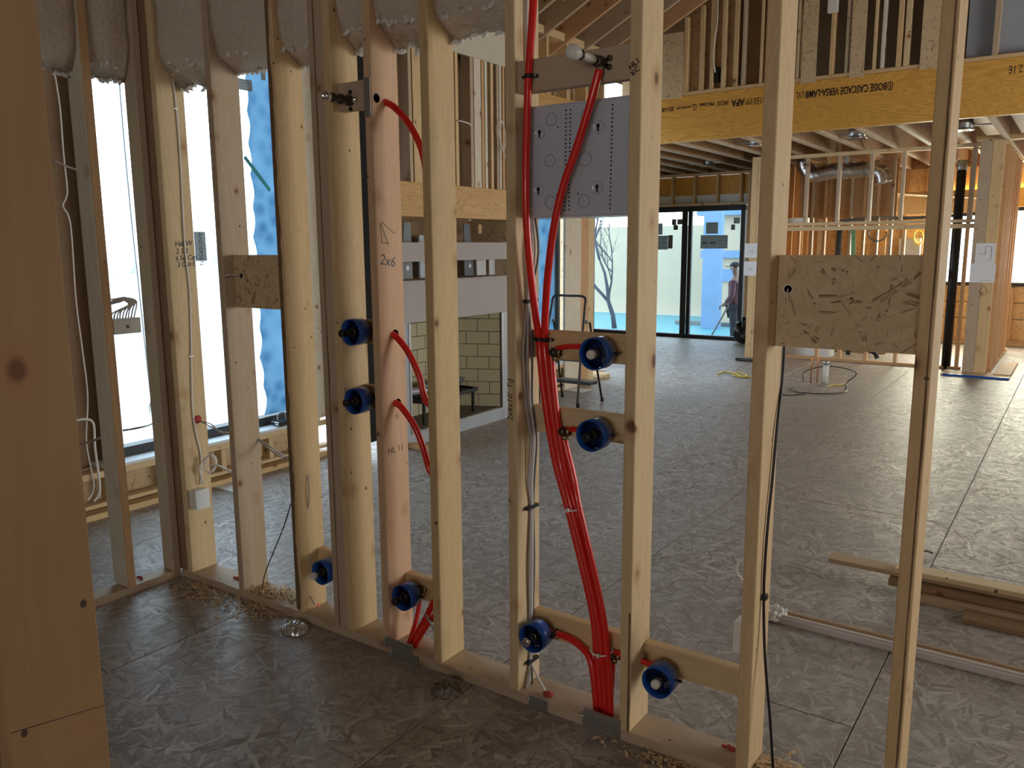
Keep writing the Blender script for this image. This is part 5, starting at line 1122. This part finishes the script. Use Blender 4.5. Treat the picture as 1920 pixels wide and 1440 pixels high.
sticker(1324, 417, 1346, 438, 1, gy, 'square printed label in the middle of the sliding panel, above the wide one', LABELG, 5); sticker(1314, 441, 1344, 466, 1, gy, 'wide grey printed label on the sliding panel below the square one', LABELG, 1, 2); sticker(1345, 441, 1364, 466, 1, gy, 'printed label pair joined to the wide one on the sliding panel', LABELG, 4, 2)
sticker(1376, 408, 1387, 419, 1, gy, 'tiny checkered label in the upper corner of the sliding panel', LABELG, 3, 2); sticker(1371, 421, 1378, 431, 1, gy, 'tiny dark label below the checkered one on the sliding panel', DGREY, 2)
sticker(1228, 419, 1242, 440, 1, gy, 'printed label high on the fixed door glass beside the clean stud', LABELG, 4); sticker(1230, 442, 1252, 468, 1, gy, 'large printed label on the fixed door glass beside the clean stud', LABELG, 3, 2); sticker(1253, 441, 1261, 466, 1, gy, 'dark narrow label on the fixed door glass', DGREY, 0)
sticker(1260, 411, 1268, 422, 1, gy, 'tiny dark label on the fixed door glass, the one closest to the stile top', DGREY, 1); sticker(1270, 411, 1279, 421, 1, gy, 'tiny square label touching the door stile', DGREY, 1); sticker(1263, 422, 1271, 431, 1, gy, 'tiny tilted label under the other tiny ones on the fixed glass', DGREY, 2)

# hanging rope outside the big window
rpz = empty('outside_rope', (-5.6, 3.3, .6), label='frayed rope hanging down outside the big window', cat='rope')
tube('rope_line', [at(220, 110, 0, -5.6), at(232, 260, 0, -5.6), at(247, 420, 0, -5.6), at(258, 520, 0, -5.6), at(275, 680, 0, -5.6), at(283, 745, 0, -5.6)], .006, GREYPAINT, rpz, seg=6)
pe = at(284, 750, 0, -5.6)
for k in range(5): tube('rope_fray', [pe, pe + Vector((0, .012 * (k - 2), -.05)), pe + Vector((0, .014 * (k - 2) + .01, -.10))], .005, GREYPAINT, rpz, seg=5)
# pale garden wall, blue column for a glass reflection and deck outside the sliding door
ow = struct('ground_outside_2')
PALEW = plain('pale_render', (.42, .375, .28), .9, var=.05, bscale=2); TEAL = plain('wet_deck', (.07, .26, .30), .4, var=.1)
board('garden_wall', (-22, 24, -.6), (-4.5, 24.3, 2.2), PALEW, ow, bev=0)
board('deck', (-14, 13.62, -.60), (-2, 23.5, -.52), TEAL, ow, bev=0)
BLW = plain('outdoor_blue', (.14, .25, .42), .7, var=.15, bscale=2)
bx0, bx1 = at(1317, 500, 1, 20).x, at(1350, 500, 1, 20).x
wc = board('reflection_column', (bx0, 20, -.52), (bx1, 20.2, 3.2), BLW, None, label='tall blue column added for the film reflection in the sliding door', cat='column')  # solid column added in place of blue film reflected in the door glass
hx0, hx1 = at(1346, 500, 1, 23).x, at(1400, 500, 1, 23).x
hs = empty('garden_shed', ((hx0 + hx1) / 2, 23, -.52), label='pale small building with a blue band beyond the sliding door', cat='building')
board('shed_wall', (hx0, 22.0, -.52), (hx1 + 2, 23.6, 2.4), PALEW, hs, bev=0); board('shed_band', (hx0 - .1, 21.9, 1.25), (hx1 + 2, 22.0, 1.45), BLW, hs, bev=0); board('shed_roof', (hx0 - .2, 21.8, 2.4), (hx1 + 2.2, 23.8, 2.55), BLW, hs, bev=0)
board('shed_window', (hx0 + .5, 21.97, .6), (hx0 + .95, 22.0, .95), BLW, hs, bev=0)
dk = at(1345, 612, 2, -.52); board('deck_timber', (dk.x - 1.2, dk.y, -.52), (dk.x + 1.4, dk.y + .25, -.42), DGREY, None, label='dark timber lying on the deck outside the sliding door', cat='timber')

# bare tree beyond the door glass
def tree():
    bs = at(1152, 640, 1, 19.0); bs.z = -.56
    g = empty('bare_tree', bs, label='bare crooked tree outside behind the tree-side door glass', cat='tree'); rr = random.Random(4)
    bm = bmesh.new()
    def br(p, d, l_, r_, lev):
        pts = [p]; q = p
        for k in range(5):
            d = (d + Vector((rr.uniform(-.22, .22), rr.uniform(-.2, .2), rr.uniform(-.05, .16)))).normalized(); q = q + d * l_ / 5; pts.append(q)
        tube_bm(bm, pts, [r_ * (1 - .13 * i) for i in range(6)], 6)
        if lev:
            for k in range(4 if lev > 1 else 3):
                i = rr.randint(2, 5); e = (d + Vector((rr.uniform(-1, 1), rr.uniform(-.5, .5), rr.uniform(-.1, .7)))).normalized(); br(pts[i], e, l_ * .68, r_ * .5, lev - 1)
    br(bs, Vector((.05, 0, 1)), 1.9, .07, 4)
    obj('tree_branches', bm_mesh(bm), plain('bark', (.055, .06, .085), .9), g)
tree()
# distant scrub line outside the big window
bm = bmesh.new(); rr = random.Random(3)
for k in range(160):
    p = Vector((-70 + rr.uniform(-2, 2), -10 + k * .55, -.9)); h_ = rr.uniform(1.4, 3.4)
    bmesh.ops.create_icosphere(bm, subdivisions=1, radius=1, matrix=Matrix.Translation(p + Vector((0, 0, h_ * .4))) @ Matrix.Diagonal((.6, rr.uniform(.5, 1.2), h_ * .5, 1)))
obj('distant_scrub', bm_mesh(bm, True), plain('scrub', (.60, .61, .62), .95, var=.3, bscale=.6), None, label='faint line of distant scrub seen through the big window', cat='bushes', kind='stuff')

# person outside the sliding door
def person():
    base = at(1379, 560, 1, 15.8); bx_, by_, bz_ = base.x, 15.8, -.51
    g = empty('person', (bx_, by_, bz_), label='person in a dark red jacket and cap standing outside the sliding door, facing sideways', cat='person')
    def skin(name, verts, edges, rads, mat, root=0):
        me = bpy.data.meshes.new(name); me.from_pydata([Vector(v) + Vector((bx_, by_, bz_)) for v in verts], edges, [])
        o = obj(name, me, mat, g)
        o.modifiers.new('skin', 'SKIN'); o.modifiers.new('sub', 'SUBSURF').levels = 2; o.modifiers['sub'].render_levels = 2
        for i, r_ in enumerate(rads): d = me.skin_vertices[0].data[i]; d.radius = (r_, r_ * .85) if not isinstance(r_, tuple) else r_; d.use_root = (i == root)
        return o
    JK = plain('red_jacket', (.10, .045, .07), .8); SKN = plain('skin', (.18, .11, .09), .6); TR = plain('dark_trousers', (.03, .035, .055), .8); CAP = plain('cap_cloth', (.02, .022, .035), .8)
    V = [(0, 0, .92), (0, 0, 1.10), (.01, 0, 1.28), (.01, 0, 1.42), (-.01, 0, 1.52), (-.03, 0, 1.60), (-.03, 0, 1.70),
         (.01, -.10, .86), (.02, -.11, .46), (.03, -.11, .07), (-.10, -.11, .03), (.01, .10, .86), (-.04, .11, .46), (.0, .11, .07), (-.13, .11, .03),
         (.01, -.19, 1.40), (.02, -.25, 1.13), (-.13, -.24, .96), (-.19, -.235, .93), (.01, .19, 1.40), (.03, .24, 1.12), (-.05, .25, .88), (-.08, .25, .81)]
    E_ = [(0, 1), (1, 2), (2, 3), (3, 4), (4, 5), (5, 6), (0, 7), (7, 8), (8, 9), (9, 10), (0, 11), (11, 12), (12, 13), (13, 14), (3, 15), (15, 16), (16, 17), (17, 18), (3, 19), (19, 20), (20, 21), (21, 22)]
    Rr = [(.13, .17), (.13, .16), (.14, .18), (.10, .14), .055, .075, .085, .09, .062, .04, .04, .09, .062, .04, .04, .06, .045, .035, .032, .06, .045, .035, .032]
    b = skin('body', V, E_, Rr, SKN)
    skin('jacket', [(0, 0, .84), (0, 0, 1.10), (.01, 0, 1.28), (.01, 0, 1.43), (.01, -.19, 1.40), (.02, -.25, 1.13), (-.11, -.24, .98), (.01, .19, 1.40), (.03, .24, 1.12), (-.04, .25, .92)], [(0, 1), (1, 2), (2, 3), (3, 4), (4, 5), (5, 6), (3, 7), (7, 8), (8, 9)], [(.16, .20), (.15, .185), (.16, .20), (.11, .14), .075, .058, .05, .075, .058, .05], JK)
    skin('trousers', [(0, 0, .92), (.01, -.10, .84), (.02, -.11, .46), (.03, -.11, .10), (.01, .10, .84), (-.04, .11, .46), (.0, .11, .10)], [(0, 1), (1, 2), (2, 3), (0, 4), (4, 5), (5, 6)], [(.14, .18), .10, .075, .06, .10, .075, .06], TR)
    c = Vector((bx_ - .03, by_, bz_ + 1.69)); bm = bmesh.new(); bmesh.ops.create_uvsphere(bm, u_segments=20, v_segments=12, radius=.105, matrix=Matrix.Translation(c) @ Matrix.Diagonal((1.05, .9, .95, 1)))
    bmesh.ops.delete(bm, geom=[v for v in bm.verts if v.co.z < c.z - .005], context='VERTS'); cp = obj('cap', bm_mesh(bm, True), CAP, g)
    board('cap_brim', c + Vector((-.19, -.06, -.004)), c + Vector((-.06, .06, .008)), CAP, cp, bev=.003)
    f_ = Vector((bx_ - .118, by_, bz_ + 1.645)); bm = bmesh.new(); bmesh.ops.create_cone(bm, cap_ends=True, segments=8, radius1=.016, radius2=.004, depth=.035, matrix=Matrix.Translation(f_) @ Matrix.Rotation(-R90, 4, 'Y')); obj('nose', bm_mesh(bm, True), SKN, b)
    for s_ in (-1, 1):
        bm = bmesh.new(); bmesh.ops.create_uvsphere(bm, u_segments=8, v_segments=6, radius=.009, matrix=Matrix.Translation((bx_ - .112, by_ + s_ * .032, bz_ + 1.672))); obj('eye', bm_mesh(bm, True), BLACK, b)
        bm = bmesh.new(); bmesh.ops.create_uvsphere(bm, u_segments=8, v_segments=6, radius=.022, matrix=Matrix.Translation((bx_ - .02, by_ + s_ * .082, bz_ + 1.655)) @ Matrix.Diagonal((.7, .4, 1.2, 1))); obj('ear', bm_mesh(bm, True), SKN, b)
        hand = Vector((bx_ + (-.20 if s_ < 0 else -.085), by_ + s_ * .24, bz_ + (.925 if s_ < 0 else .80)))
        for k in range(4): tube('finger', [hand, hand + Vector((-.02 - .004 * k, .012 * (k - 1.5), -.035)), hand + Vector((-.015, .012 * (k - 1.5), -.068 + .004 * abs(k - 1)))], .0085, SKN, b, seg=6)
        tube('thumb', [hand + Vector((0, 0, .01)), hand + Vector((-.035, -s_ * .012, -.01)), hand + Vector((-.045, -s_ * .012, -.035))], .009, SKN, b, seg=6)
person()
# the long pole the person leans on
a_ = Vector((at(1325, 620, 1, 15.7).x, 15.5, -.50)); b_ = Vector((at(1368, 572, 1, 15.6).x, 15.56, at(1368, 572, 1, 15.6).z))
tube('broom_pole', [a_, (a_ + b_) / 2, b_], .018, DGREY, None, seg=8, curve=False, label='long pole sloping down from the hand of the person outside', cat='pole')

tp = board('tape_strip', (-4.884, 3.74, 2.02), (-4.880, 3.766, 2.32), plain('teal_tape', (.02, .30, .33), .5), None, bev=0, label='teal tape strip stuck slantwise on the edge of the blue film', cat='tape')
tp.matrix_basis = Matrix.Translation((-4.882, 3.86, 2.12)) @ Matrix.Rotation(.75, 4, 'X')
